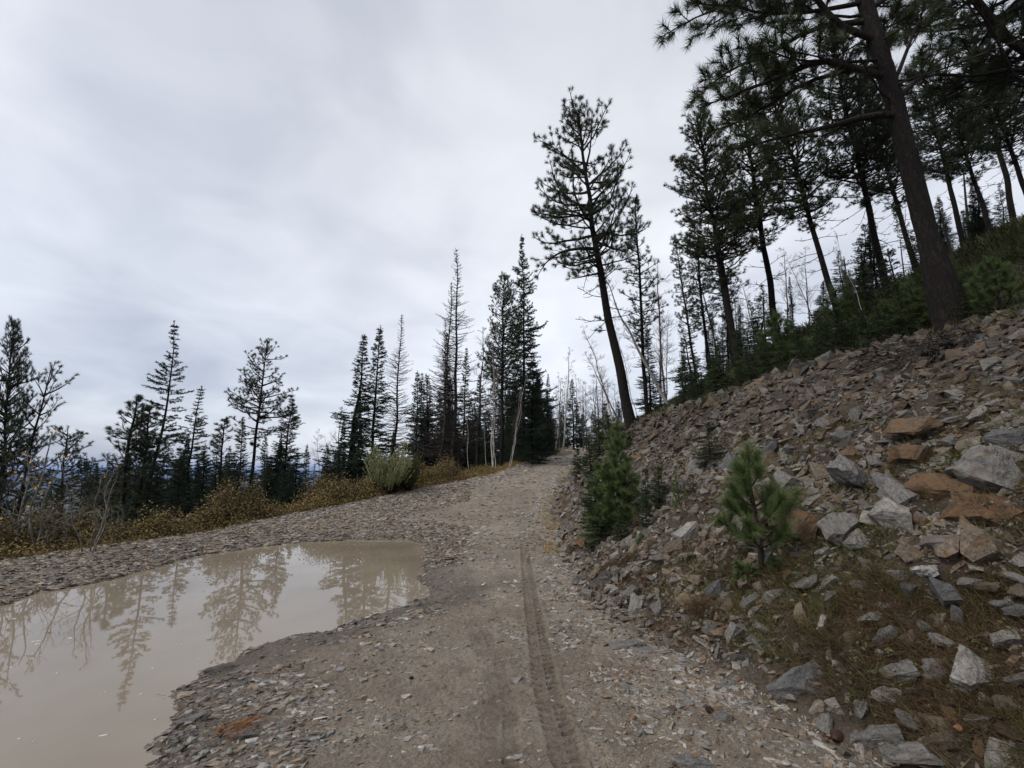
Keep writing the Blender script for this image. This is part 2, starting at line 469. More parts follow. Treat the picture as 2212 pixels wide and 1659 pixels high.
def mk_bark(name, dark, light, vs=(9, 9, 2.6), bump=0.9, white=False):
    m_, nt, b, out = mat_new(name); q = NB(nt)
    tcn = q.n('ShaderNodeTexCoord')
    if not white:
        mp = q.mapping(tcn.outputs['Object'], vs)
        wob = q.n('ShaderNodeVectorMath', operation='ADD'); nz = q.n('ShaderNodeTexNoise'); q.link(tcn.outputs['Object'], nz.inputs['Vector'])
        nz.inputs['Scale'].default_value = 9
        q.link(mp, wob.inputs[0]); q.link(nz.outputs['Color'], wob.inputs[1])
        vd = q.voro(wob.outputs[0], 1.0, 'DISTANCE_TO_EDGE')
        ns = q.noise(tcn.outputs['Object'], 25, 4, 0.7)
        ns2 = q.noise(q.mapping(tcn.outputs['Object'], (vs[0] * 1.6, vs[1] * 1.6, vs[2] * 0.9)), 1.0, 6, 0.7, 1.0)
        plate = q.math('MULTIPLY', q.ramp(vd, [(0.0, 0.25), (0.22, 1.0)]), q.ramp(ns2, [(0.38, 0.15), (0.58, 1.0)]))
        col = q.mix(ns, tuple(dark), tuple(light))
        col = q.mix(plate, tuple(d * 0.45 for d in dark), col)
        h = q.math('ADD', plate, q.math('MULTIPLY', ns, 0.5))
        q.link(q.bump(h, bump, 0.02), b.inputs['Normal'])
    else:
        mp = q.mapping(tcn.outputs['Object'], (3.0, 3.0, 22.0))
        ns = q.noise(mp, 1.0, 3, 0.6, 0.6)
        big = q.noise(tcn.outputs['Object'], 2.3, 3, 0.5)
        marks = q.ramp(q.math('ADD', ns, q.math('MULTIPLY', big, 0.25)), [(0.735, 0.0), (0.77, 1.0)])
        base = q.mix(big, tuple(light), tuple(0.72 * c for c in light))
        col = q.mix(marks, base, tuple(dark))
        h = marks
        q.link(q.bump(h, 0.3, 0.005), b.inputs['Normal'])
    q.link(col, b.inputs['Base Color'])
    b.inputs['Roughness'].default_value = 0.85; b.inputs['Specular IOR Level'].default_value = 0.2
    return m_
M_bark = mk_bark("pine_bark", (0.012, 0.0095, 0.008), (0.034, 0.025, 0.020), (14, 14, 4.5))
M_limb = mk_bark("limb_bark", (0.030, 0.024, 0.020), (0.065, 0.050, 0.040), (14, 14, 6), 0.4)
M_dead = mk_bark("dead_wood", (0.055, 0.045, 0.038), (0.125, 0.105, 0.09), (14, 14, 3), 0.5)
M_deadlimb = mk_bark("dead_twigs", (0.055, 0.042, 0.036), (0.11, 0.09, 0.078), (14, 14, 6), 0.3)
M_birch = mk_bark("birch_bark", (0.02, 0.018, 0.016), (0.44, 0.42, 0.38), white=True)
M_birchtwig = mk_bark("birch_twigs", (0.10, 0.075, 0.065), (0.20, 0.165, 0.14), (14, 14, 6), 0.3)
M_greytwig = mk_bark("pale_grey_twigs", (0.16, 0.15, 0.12), (0.33, 0.31, 0.26), (14, 14, 6), 0.3)

def mk_rock(name, use_attr):
    m_, nt, b, out = mat_new(name); q = NB(nt)
    tcn = q.n('ShaderNodeTexCoord')
    if use_attr:
        a = q.n('ShaderNodeVertexColor'); a.layer_name = 'col'; base = a.outputs[0]
        vec = tcn.outputs['Object']
    else:
        oi = q.n('ShaderNodeObjectInfo'); base = oi.outputs['Color']
        off = q.n('ShaderNodeVectorMath', operation='ADD'); q.link(tcn.outputs['Object'], off.inputs[0]); q.link(oi.outputs['Location'], off.inputs[1])
        vec = off.outputs[0]
    n1_ = q.noise(vec, 9, 6, 0.65)
    n2_ = q.noise(vec, 60, 4, 0.7)
    st = q.noise(vec, 3.2, 5, 0.6, 0.8)
    str_ = q.noise(q.mapping(vec, (4, 9, 48)), 1.0, 5, 0.7, 0.6)
    col = q.mix(1.0, base, q.ramp(n1_, [(0.25, 0.62), (0.72, 1.25)]), 'MULTIPLY')
    col = q.mix(1.0, col, q.ramp(str_, [(0.36, 0.55), (0.6, 1.12)]), 'MULTIPLY')
    col = q.mix(1.0, col, q.ramp(n2_, [(0.3, 0.78), (0.7, 1.15)]), 'MULTIPLY')
    if use_attr: stain = q.math('MULTIPLY', q.ramp(st, [(0.54, 0.0), (0.63, 1.0)]), 0.35)
    else: stain = q.math('MULTIPLY', q.ramp(q.math('ADD', st, q.math('MULTIPLY', q.math('SUBTRACT', oi.outputs['Alpha'], 0.5), 0.42)), [(0.50, 0.0), (0.64, 1.0)]), 0.80)
    col = q.mix(stain, col, q.mix(n1_, (0.06, 0.038, 0.022), (0.19, 0.100, 0.036)))
    crk = q.voro(q.mapping(vec, (1, 1, 1.7)), 6.5, 'DISTANCE_TO_EDGE')
    crack = q.ramp(crk, [(0.0, 0.0), (0.025, 1.0)])
    crack2 = q.mix(q.ramp(st, [(0.42, 0.0), (0.5, 1.0)]), crack, (1, 1, 1))
    if not use_attr:
        col = q.mix(1.0, col, q.mix(crack2, (0.35, 0.33, 0.3), (1, 1, 1)), 'MULTIPLY')
    q.link(col, b.inputs['Base Color'])
    h = q.math('ADD', q.math('MULTIPLY', n1_, 0.6), q.math('MULTIPLY', n2_, 0.25))
    h = q.math('ADD', h, q.math('MULTIPLY', str_, 0.3))
    if not use_attr: h = q.math('ADD', h, q.math('MULTIPLY', crack2, 0.5))
    q.link(q.bump(h, 0.85, 0.03), b.inputs['Normal'])
    q.link(q.ramp(n1_, [(0.3, 0.45), (0.7, 0.75)]), b.inputs['Roughness'])
    b.inputs['Specular IOR Level'].default_value = 0.35
    return m_
M_rock = mk_rock("shale_rock", False)
M_gravel = mk_rock("broken_shale", True)

# ground
def mk_ground():
    m_, nt, b, out = mat_new("earth"); q = NB(nt)
    geo = q.n('ShaderNodeNewGeometry'); P = geo.outputs['Position']
    za = q.n('ShaderNodeVertexColor'); za.layer_name = 'zone'
    sp = q.n('ShaderNodeSeparateColor'); q.link(za.outputs[0], sp.inputs[0])
    wa = q.n('ShaderNodeVertexColor'); wa.layer_name = 'wet'
    sw = q.n('ShaderNodeSeparateColor'); q.link(wa.outputs[0], sw.inputs[0])
    big = q.noise(P, 0.7, 5, 0.6); mid = q.noise(P, 5, 6, 0.65, 0.4); fine = q.noise(P, 60, 5, 0.7); grit = q.noise(P, 260, 3, 0.75)
    mud = q.ramp(mid, [(0.3, (0.195, 0.155, 0.114)), (0.55, (0.300, 0.251, 0.193)), (0.75, (0.375, 0.322, 0.255))])
    mud = q.mix(q.ramp(big, [(0.42, 0.0), (0.62, 0.55)]), mud, (0.145, 0.105, 0.068))
    mud = q.mix(1.0, mud, q.ramp(fine, [(0.3, 0.70), (0.7, 1.22)]), 'MULTIPLY')
    mud = q.mix(1.0, mud, q.ramp(grit, [(0.32, 0.62), (0.68, 1.35)]), 'MULTIPLY')
    # tiny pale grit
    v1 = q.voro(P, 75); vc = q.n('ShaderNodeTexVoronoi'); q.link(P, vc.inputs['Vector']); vc.inputs['Scale'].default_value = 75
    peb = q.math('MULTIPLY', q.ramp(v1, [(0.22, 1.0), (0.34, 0.0)]), q.ramp(vc.outputs['Color'], [(0.50, 0.0), (0.56, 1.0)]))
    peb = q.math('MULTIPLY', peb, q.ramp(mid, [(0.42, 0.25), (0.6, 1.0)]))
    mud = q.mix(peb, mud, (0.40, 0.36, 0.30))
    mud = q.mix(sw.outputs[0], mud, q.mix(1.0, mud, (0.50, 0.48, 0.46), 'MULTIPLY'))
    soil = q.ramp(mid, [(0.3, (0.034, 0.025, 0.018)), (0.6, (0.072, 0.052, 0.036)), (0.8, (0.115, 0.092, 0.065))])
    soil = q.mix(1.0, soil, q.ramp(fine, [(0.3, 0.6), (0.7, 1.4)]), 'MULTIPLY')
    floor_ = q.ramp(mid, [(0.3, (0.030, 0.027, 0.013)), (0.6, (0.062, 0.052, 0.024)), (0.8, (0.10, 0.075, 0.035))])
    floor_ = q.mix(1.0, floor_, q.ramp(fine, [(0.3, 0.6), (0.7, 1.4)]), 'MULTIPLY')
    col = q.mix(sp.outputs[1], mud, soil)
    col = q.mix(sp.outputs[2], col, floor_)
    q.link(col, b.inputs['Base Color'])
    h = q.math('ADD', q.math('MULTIPLY', mid, 0.9), q.math('ADD', q.math('MULTIPLY', fine, 0.5), q.math('MULTIPLY', grit, 0.22)))
    h = q.math('ADD', h, q.math('MULTIPLY', peb, 0.25))
    q.link(q.bump(h, 1.0, 0.05), b.inputs['Normal'])
    rr = q.math('ADD', q.ramp(mid, [(0.3, 0.50), (0.7, 0.80)]), 0.0)
    rr = q.math('SUBTRACT', rr, q.math('MULTIPLY', sw.outputs[0], 0.30))
    q.link(rr, b.inputs['Roughness']); b.inputs['Specular IOR Level'].default_value = 0.45
    return m_
M_ground = mk_ground()

def simple_mat(name, c, rough=0.7, spec=0.3):
    m_, nt, b, out = mat_new(name); q = NB(nt); tcn = q.n('ShaderNodeTexCoord')
    ns = q.noise(tcn.outputs['Object'], 40, 4, 0.6)
    q.link(q.ramp(ns, [(0.3, tuple(x * 0.7 for x in c)), (0.7, tuple(x * 1.2 for x in c))]), b.inputs['Base Color'])
    b.inputs['Roughness'].default_value = rough; b.inputs['Specular IOR Level'].default_value = spec
    return m_
M_cone = simple_mat("pinecone_scales", (0.045, 0.022, 0.014), 0.6)
M_foam = simple_mat("foam", (0.62, 0.60, 0.56), 0.6)

# ---------------------------------------------------------------- ground sheet (one polar sheet, cut into road, bank, hillside, slope)
def build_ground():
    r1 = np.geomspace(0.6, 16, 1500)
    r2 = np.geomspace(16, 520, 190)[1:]
    rs = np.concatenate([r1, r2])
    a_f = np.radians(np.linspace(-58, 58, 1080))
    a_b = np.radians(np.linspace(58, 302, 160))[1:-1]
    an = np.concatenate([a_f, a_b])
    R, A = np.meshgrid(rs, an, indexing='ij')
    X = (R * np.sin(A)); Y = (R * np.cos(A))
    x = X.ravel(); y = Y.ravel()
    x = np.append(x, 0.0); y = np.append(y, 0.0)
    z, q = ground_parts(x, y, True)
    nr, na = R.shape
    i = np.arange(nr - 1)[:, None] * na; j = np.arange(na)[None, :]; j2 = (j + 1) % na
    F = np.stack([i + j, i + j2, i + na + j2, i + na + j], -1).reshape(-1, 4)
    c = len(x) - 1
    j = np.arange(na); F0 = np.stack([np.full(na, c), (j + 1) % na, j, j], -1)
    V = np.stack([x, y, z], -1)
    zone = np.stack([q['road'], q['bank'], np.clip(q['hill'] + q['left'], 0, 1)], -1)
    sd = q['sd']
    wn_ = fbm(x * 1.7, y * 1.7, 3, 77)
    wet = sstep(0.9, 0.0, sd) * 0.9 + sstep(0.15, 0.5, wn_) * 0.55 * sstep(3.2, 0.5, sd)
    for P in (TRACK_A, TRACK_C):
        d, al, ac = path_coords(x, y, P)
        wet = np.maximum(wet, 0.30 * sstep(0.105, 0.07, d))
    wetc = np.stack([np.clip(wet, 0, 1)] * 3, -1)
    fc = F.mean(1) if False else None
    fx = x[F].mean(1); fy = y[F].mean(1)
    cls = np.argmax(np.stack([q['road'][F].mean(1), q['bank'][F].mean(1), q['hill'][F].mean(1), q['left'][F].mean(1)], -1), 1)
    names = ['road', 'embankment', 'hillside', 'downhill_ground']
    for k, nm in enumerate(names):
        f = F[cls == k]
        used = np.unique(f); remap = np.full(len(V), -1, np.int64); remap[used] = np.arange(len(used))
        me = new_mesh(nm, V[used], remap[f], M_ground, True, {'zone': zone[used], 'wet': wetc[used]})
        obj(nm, me, kind='structure', label={'road': 'muddy brown gravel forest road climbing away', 'embankment': 'steep cut bank of broken shale beside the road',
            'hillside': 'wooded slope rising above the stone bank', 'downhill_ground': 'ground falling away beyond the road edge'}[nm])
    # small patch under the camera
    f0 = np.stack([np.full(na, c), (j + 1) % na, j], -1)
    used = np.unique(f0); remap = np.full(len(V), -1, np.int64); remap[used] = np.arange(len(used))
    # flip for upward normals
    me = new_mesh('path', V[used], remap[f0][:, ::-1], M_ground, True, {'zone': zone[used], 'wet': wetc[used]})
    obj('path', me, kind='structure', label='muddy ground where the picture was taken')
build_ground()

# water of the puddle
def build_water():
    m_, nt, b, out = mat_new("muddy_water"); q = NB(nt)
    geo = q.n('ShaderNodeNewGeometry')
    ns = q.noise(geo.outputs['Position'], 0.8, 4, 0.5)
    q.link(q.ramp(ns, [(0.3, (0.192, 0.158, 0.116)), (0.7, (0.245, 0.206, 0.158))]), b.inputs['Base Color'])
    b.inputs['Roughness'].default_value = 0.015; b.inputs['IOR'].default_value = 1.33
    b.inputs['Specular IOR Level'].default_value = 0.5
    rp = q.noise(geo.outputs['Position'], 3.0, 2, 0.5)
    q.link(q.bump(rp, 0.04, 0.01), b.inputs['Normal'])
    n = 150
    gx, gy = np.meshgrid(np.linspace(PUD[:, 0].min() - 1, PUD[:, 0].max() + 0.7, n), np.linspace(PUD[:, 1].min() - 0.7, PUD[:, 1].max() + 0.7, n), indexing='ij')
    x = gx.ravel(); y = gy.ravel()
    sd = poly_sd(x, y, PUD)
    i = np.arange(n - 1)[:, None] * n; j = np.arange(n - 1)[None, :]
    F = np.stack([i + j, i + n + j, i + n + j + 1, i + j + 1], -1).reshape(-1, 4)
    F = F[(sd[F].min(1) < 0.34) & (x[F].min(1) > -8.2)]
    used = np.unique(F); remap = np.full(n * n, -1, np.int64); remap[used] = np.arange(len(used))
    me = new_mesh('water', np.stack([x, y, x * 0], -1)[used], remap[F], m_, True)
    obj('water', me, kind='structure', label='wide shallow puddle of milky brown water on the road')
build_water()

# far hills beyond the valley
def build_hills():
    m_, nt, b, out = mat_new("wooded_hills"); q = NB(nt)
    geo = q.n('ShaderNodeNewGeometry')
    ns = q.noise(geo.outputs['Position'], 0.004, 8, 0.7); fn = q.noise(geo.outputs['Position'], 0.05, 4, 0.7)
    col = q.ramp(q.math('ADD', q.math('MULTIPLY', ns, 0.7), q.math('MULTIPLY', fn, 0.3)), [(0.35, (0.018, 0.030, 0.02)), (0.6, (0.045, 0.055, 0.035)), (0.75, (0.09, 0.08, 0.05))])
    q.link(col, b.inputs['Base Color']); b.inputs['Roughness'].default_value = 0.9
    rs = np.geomspace(430, 11000, 230); an = np.radians(np.linspace(-125, 70, 700))
    R, A = np.meshgrid(rs, an, indexing='ij')
    x = (R * np.sin(A)); y = (R * np.cos(A))
    rid = 1 - np.abs(fbm(x / 2300, y / 2300, 6, 51, 0.5))
    big = fbm(x / 5200 + 3, y / 5200, 3, 61)
    z = -125 + 45 * sstep(900, 3500, R) + (rid - 0.75) * 170 * sstep(700, 4500, R) + big * 60 * sstep(1500, 6000, R)
    top = 6 + 8 * fbm(A * 9, A * 0 + 2, 3, 71) + R * 0.0016
    z = np.minimum(z, top + 0 * z)
    # a last ridge along the skyline
    z = z + (130 * sstep(7200, 9300, R) * (0.75 + 0.35 * fbm(A * 14, R / 4000, 4, 81)))
    z = np.minimum(z, 10 + R * 0.0022 + 50 * fbm(A * 17, A * 0 + 5, 4, 82))
    nr, na = R.shape
    i = np.arange(nr - 1)[:, None] * na; j = np.arange(na - 1)[None, :]
    F = np.stack([i + j, i + j + 1, i + na + j + 1, i + na + j], -1).reshape(-1, 4)
    me = new_mesh('hills', np.stack([x, y, z], -1).reshape(-1, 3), F, m_, True)
    obj('hills', me, kind='structure', label='blue wooded hills across the valley on the horizon')
build_hills()

# ---------------------------------------------------------------- stones
def rock_template(seed, n=11, flat=0.45, irregular=0.0):
    r = np.random.default_rng(seed)
    bm = bmesh.new()
    P = r.uniform(-1, 1, (n, 3)); P /= np.maximum(np.abs(P).max(1)[:, None], 0.3) ** 0.6
    P[:, 2] *= flat * r.uniform(0.7, 1.2); P[:, 0] *= 1.0; P[:, 1] *= r.uniform(0.55, 0.9)
    for p in P: bm.verts.new(p)
    bmesh.ops.convex_hull(bm, input=bm.verts[:])
    for v in [v for v in bm.verts if not v.link_faces]: bm.verts.remove(v)
    bmesh.ops.triangulate(bm, faces=bm.faces[:])
    bm.verts.ensure_lookup_table()
    V = np.array([v.co[:] for v in bm.verts]); F = np.array([[v.index for v in f.verts] for f in bm.faces])
    bm.free()
    # make outward winding
    c = V.mean(0); a, b, d = V[F[:, 0]], V[F[:, 1]], V[F[:, 2]]
    nrm = np.cross(b - a, d - a); flip = ((a - c) * nrm).sum(1) < 0
    F[flip] = F[flip][:, ::-1]
    return V / np.abs(V).max(), F
TPL = [rock_template(100 + k, 8 + k % 5, 0.28 + 0.05 * (k % 5)) for k in range(14)]
CHUNKY = [rock_template(200 + k, 10 + k % 5, 0.65) for k in range(10)]

GREY = (0.265, 0.250, 0.228); PALE = (0.41, 0.385, 0.345); TAN = (0.26, 0.205, 0.148); BROWN = (0.17, 0.125, 0.085)
RUST = (0.165, 0.115, 0.072); DARK = (0.105, 0.095, 0.085); WETC = (0.15, 0.13, 0.112); OCHRE = (0.27, 0.205, 0.125)
def pick_colors(n, names, probs, r, jitter=0.16):
    pal = np.array(names); k = r.choice(len(pal), n, p=np.array(probs) / sum(probs))
    return pal[k] * (1 + r.uniform(-jitter, jitter, (n, 1))) * (1 + r.uniform(-0.03, 0.03, (n, 3)))

def rot_from(normal, yaw, tiltx, tilty):
    n = normal / np.linalg.norm(normal, axis=1)[:, None]
    cx, sx = np.cos(yaw), np.sin(yaw)
    X = np.stack([cx, sx, 0 * cx], -1)
    X = X - n * (X * n).sum(1)[:, None]; X /= np.linalg.norm(X, axis=1)[:, None]
    Y = np.cross(n, X)
    Z = n + X * tiltx[:, None] + Y * tilty[:, None]; Z /= np.linalg.norm(Z, axis=1)[:, None]
    X = X - Z * (X * Z).sum(1)[:, None]; X /= np.linalg.norm(X, axis=1)[:, None]
    Y = np.cross(Z, X)
    return np.stack([X, Y, Z], -1)         # columns are axes

def scatter_stones(x, y, size, colors, r, tilt=0.25, sink=0.25, elong=(0.5, 1.0), tpls=None, yaw=None, flatk=1.0, z=None):
    tpls = tpls or TPL
    n = len(x)
    N = gnormal(x, y)
    if z is None: z = gh(x, y, True)
    yaw = r.uniform(0, 2 * math.pi, n) if yaw is None else yaw
    R = rot_from(N, yaw, r.normal(0, tilt, n), r.normal(0, tilt, n))
    S3 = np.stack([size * r.uniform(0.8, 1.25, n), size * r.uniform(*elong, n), size * r.uniform(0.6, 1.2, n) * flatk], -1) * 0.5
    k = r.integers(0, len(tpls), n)
    parts = []
    for t, (TV, TF) in enumerate(tpls):
        s_ = np.where(k == t)[0]
        if not len(s_): continue
        V = TV[None] * S3[s_][:, None, :]
        V = np.einsum('nij,nkj->nki', R[s_], V)
        V += np.stack([x[s_], y[s_], z[s_] + S3[s_][:, 2] * (0.35 - sink)], -1)[:, None, :]
        F = TF[None] + (np.arange(len(s_)) * len(TV))[:, None, None]
        parts.append((V.reshape(-1, 3), F.reshape(-1, 3), np.repeat(colors[s_], len(TV), 0)))
    return joined(parts)

def polar_points(n, r0, r1, a0, a1, r, power=0.0):
    u_ = r.uniform(0, 1, n); rad = np.exp(np.log(r0) + (np.log(r1) - np.log(r0)) * u_ ** (1 + power))
    a = np.radians(r.uniform(a0, a1, n))
    return rad * np.sin(a), rad * np.cos(a), rad

def road_stones():
    r = np.random.default_rng(21)
    parts = []
    x, y, rad = polar_points(190000, 2.0, 42, -56, 56, r)
    _, q = ground_parts(x, y, False)
    sd, dl = q['sd'], q['dl']
    dxr = q['xr'] - x
    cl = fbm(x * 1.1, y * 1.6, 3, 91); cl2 = fbm(x * 4.0, y * 6.0, 2, 92)
    dens = 0.09 + 0.55 * sstep(0.0, 0.35, cl) * sstep(-0.1, 0.3, cl2)
    dens += 0.95 * sstep(1.9, 0.9, dl * -1) * (dl < 0.15) * 1.0                       # loose stones along the outer edge
    dens += np.where(x < -0.8, 0.75, 0.0) * sstep(2.2, 0.3, sd) * sstep(-0.12, 0.15, cl + 0.4 * cl2)
    dens += 0.55 * sstep(0.9, 0.1, dxr) * (dxr > -0.2)                # below the bank
    dens += 0.75 * sstep(2.0, 0.7, dxr) * sstep(-0.06, 0.25, cl) * (dxr > -0.2)
    dens += 0.80 * sstep(8, 12, y) * sstep(-0.35, 0.2, cl2)
    dens = np.where((sd < 9) & (x < -3.2) & (sd > -0.02), np.maximum(dens, 0.95), dens)
    far_side = (x < -0.6) & (y > 8.5) & (sd > -0.03) & (y < 14)
    dens = np.where(far_side, 0.95, dens)
    da = path_coords(x, y, TRACK_A)[0]; dc = path_coords(x, y, TRACK_C)[0]
    dens = np.where((da < 0.12) & (y < 10), dens * 0.04, dens); dens = np.where(dc < 0.15, dens * 0.25, dens)
    keep = (q['road'] > 0.25) & (sd > -0.10) & (r.uniform(0, 1, len(x)) < dens)
    x, y, rad, sd, dl, dxr, cl = [a[keep] for a in (x, y, rad, sd, dl, dxr, cl)]
    n = len(x)
    size = np.clip(r.lognormal(0, 0.70, n) * 0.0080 * rad ** 0.62, 0.007, 0.14)
    heavy = ((x < -0.7) & (sd < 1.0)) | (dxr < 0.9) | (dl > -1.6)
    size = np.where(heavy, size * 1.75, size)
    size = np.where((x < -2.5) & (y > 5), size * 1.2, size) * (1.08 + 0.45 * sstep(8, 12, y))
    size = np.minimum(size, 0.055 + 0.009 * rad)
    c_dry = pick_colors(n, [GREY, PALE, TAN, BROWN], [5, 1.6, 3.4, 1.4], r) * 0.95
    c_wet = pick_colors(n, [WETC, DARK, GREY, TAN], [4, 2.0, 2.2, 1.5], r)
    w = np.clip(sstep(0.9, 0.1, sd) + 0.72 * (x < -2.5), 0, 1)[:, None]
    col = np.where(r.uniform(0, 1, (n, 1)) < w, c_wet, c_dry)
    yaw = np.where(x < 0.2, r.normal(0.25, 0.5, n), r.uniform(0, 6.28, n))
    V, F, C = scatter_stones(x, y, size, col, r, 0.10, 0.42, (0.30, 0.85), None, yaw, 1.0)
    obj('gravel', new_mesh('gravel', V, F, M_gravel, False, {'col': C}), kind='stuff', label='flat grey shale chips strewn over the muddy road')
    # thick drift of wet shingle on the outer edge of the puddle
    x, y, rad = polar_points(90000, 5, 26, -58, -5, r)
    _, q = ground_parts(x, y, False)
    keep = (q['road'] > 0.15) & (q['sd'] > -0.05) & ((q['dl'] > -3.4) | ((y > 8.2) & (q['sd'] < 1.6) & (x < -1.0))) & (q['dl'] < 0.3) & (r.uniform(0, 1, len(x)) < 0.95)
    x, y, rad = x[keep], y[keep], rad[keep]; n = len(x)
    size = np.clip(r.lognormal(0, 0.4, n) * 0.055, 0.02, 0.16) * (0.75 + rad / 40)
    col = pick_colors(n, [WETC, DARK, GREY, TAN, BROWN], [4, 1.2, 3.4, 2.4, 1.5], r) * np.array([1.10, 1.0, 0.90])
    V, F, C = scatter_stones(x, y, size, col, r, 0.18, 0.1, (0.35, 0.9), None, r.normal(0.2, 0.6, n), 0.8)
    obj('shingle', new_mesh('shingle', V, F, M_gravel, False, {'col': C}), kind='stuff', label='drift of flat wet shale pieces between the puddle and the autumn brush')
road_stones()

def bank_rubble():
    r = np.random.default_rng(22)
    x, y, rad = polar_points(330000, 2.0, 34, 4, 66, r)
    _, q = ground_parts(x, y, False)
    f = q['f']
    pn = fbm(x * 1.2, y * 1.2, 3, 95)
    dens = q['bank'] * (0.20 + 0.70 * sstep(-0.15, 0.2, pn)) + sstep(0.55, -0.2, x - q['xt']) * sstep(-0.2, 0.0, x - q['xt']) * 0.4
    grassy = sstep(0.50, 0.18, f) * sstep(7.0, 4.0, y)
    dens = dens * (1 - 0.80 * grassy)
    keep = (r.uniform(0, 1, len(x)) < dens) & (x > q['xr'] - 0.15) & (x < q['xt'] + 0.5)
    x, y, rad, f, pn = [a[keep] for a in (x, y, rad, f, pn)]
    n = len(x)
    size = np.clip(r.lognormal(0, 0.60, n) * 0.0145 * rad ** 0.75, 0.014, 0.30) * (0.8 + 0.5 * sstep(0.6, 1.0, f))
    c_low = pick_colors(n, [GREY, PALE, TAN, BROWN, RUST, OCHRE], [6.5, 3.0, 2.2, 1.6, 0.3, 0.4], r)
    c_up = pick_colors(n, [TAN, BROWN, GREY, DARK, OCHRE, PALE], [3, 2.6, 4.2, 2.4, 0.4, 0.8], r)
    col = np.where(r.uniform(0, 1, (n, 1)) < sstep(0.35, 0.8, f)[:, None], c_up * 0.37, c_low * 0.54) * np.array([1.03, 0.985, 0.91])  # upper stones browner, and darkened: canopy shade put into their colour
    V, F, C = scatter_stones(x, y, size, col, r, 0.42, 0.05, (0.4, 0.95), TPL + CHUNKY[:5], None, 0.95)
    obj('rubble', new_mesh('rubble', V, F, M_gravel, False, {'col': C}), kind='stuff', label='slipped shale rubble covering the cut bank')
bank_rubble()

def rough_block(seed, w, d, h, cuts=5, rough=0.035, sub=3):     # a broken block: box with corners split off, then weathered
    r = np.random.default_rng(seed)
    bm = bmesh.new()
    if seed % 2:
        pp = r.uniform(-0.5, 0.5, (13, 3)); pp /= np.maximum(np.abs(pp).max(1)[:, None] * 2, 0.45)
        for p_ in pp: bm.verts.new(p_)
        bmesh.ops.convex_hull(bm, input=bm.verts[:])
        for v in [v for v in bm.verts if not v.link_faces]: bm.verts.remove(v)
        cuts = 2
    else: bmesh.ops.create_cube(bm, size=1.0)
    for v in bm.verts:
        v.co.x += r.uniform(-0.12, 0.12); v.co.y += r.uniform(-0.12, 0.12); v.co.z += r.uniform(-0.10, 0.10)
    for k in range(cuts):
        n = Vector(r.normal(0, 1, 3)); n.normalize()
        off = r.uniform(0.26, 0.48)
        geom = bm.verts[:] + bm.edges[:] + bm.faces[:]
        res = bmesh.ops.bisect_plane(bm, geom=geom, plane_co=n * off, plane_no=n, clear_outer=True)
        ed = [e_ for e_ in bm.edges if e_.is_boundary]
        if ed: bmesh.ops.contextual_create(bm, geom=ed)
    for v in bm.verts: v.co = Vector((v.co.x * w, v.co.y * d, v.co.z * h))
    bmesh.ops.triangulate(bm, faces=bm.faces[:])
    mx = max(w, d, h)
    for _ in range(sub):
        le = [e_ for e_ in bm.edges if e_.calc_length() > mx / (5 if _ == 0 else 8 if _ == 1 else 11)]
        if le: bmesh.ops.subdivide_edges(bm, edges=le, cuts=1)
        bmesh.ops.triangulate(bm, faces=[f for f in bm.faces if len(f.verts) > 3])
    bm.normal_update()
    V = np.array([v.co[:] for v in bm.verts]); N = np.array([v.normal[:] for v in bm.verts])
    s_ = 5.0 / mx
    a = fbm(V[:, 0] * s_ + seed, V[:, 2] * s_ * 1.6 + V[:, 1] * s_, 3, seed) + 0.6 * fbm(V[:, 1] * s_ * 2.1, V[:, 2] * s_ * 2.3 - seed, 3, seed + 5)
    # split layers: step the surface along the bedding
    lay = (np.floor((V[:, 2] / h + 0.5) * r.integers(3, 6) + fbm(V[:, 0] * s_ * 0.6, V[:, 1] * s_ * 0.6, 2, seed + 9)) % 2) - 0.5
    dsp = rough * mx * (a + 0.35 * lay)
    V = V + N * dsp[:, None]
    F = np.array([[v.index for v in f.verts] for f in bm.faces])
    bm.free()
    return V, F

ROCK_MESH = []
for k in range(16):
    dims = [(1, 0.7, 0.32), (1, 0.8, 0.55), (1, 0.55, 0.4), (1, 0.9, 0.22), (0.9, 0.75, 0.7), (1, 0.45, 0.3), (1, 0.8, 0.45), (0.95, 0.6, 0.6)][k % 8]
    V, F = rough_block(300 + k, *dims, cuts=5 + k % 4, rough=0.036, sub=3)
    ROCK_MESH.append(new_mesh('rock', V, F, M_rock, False))

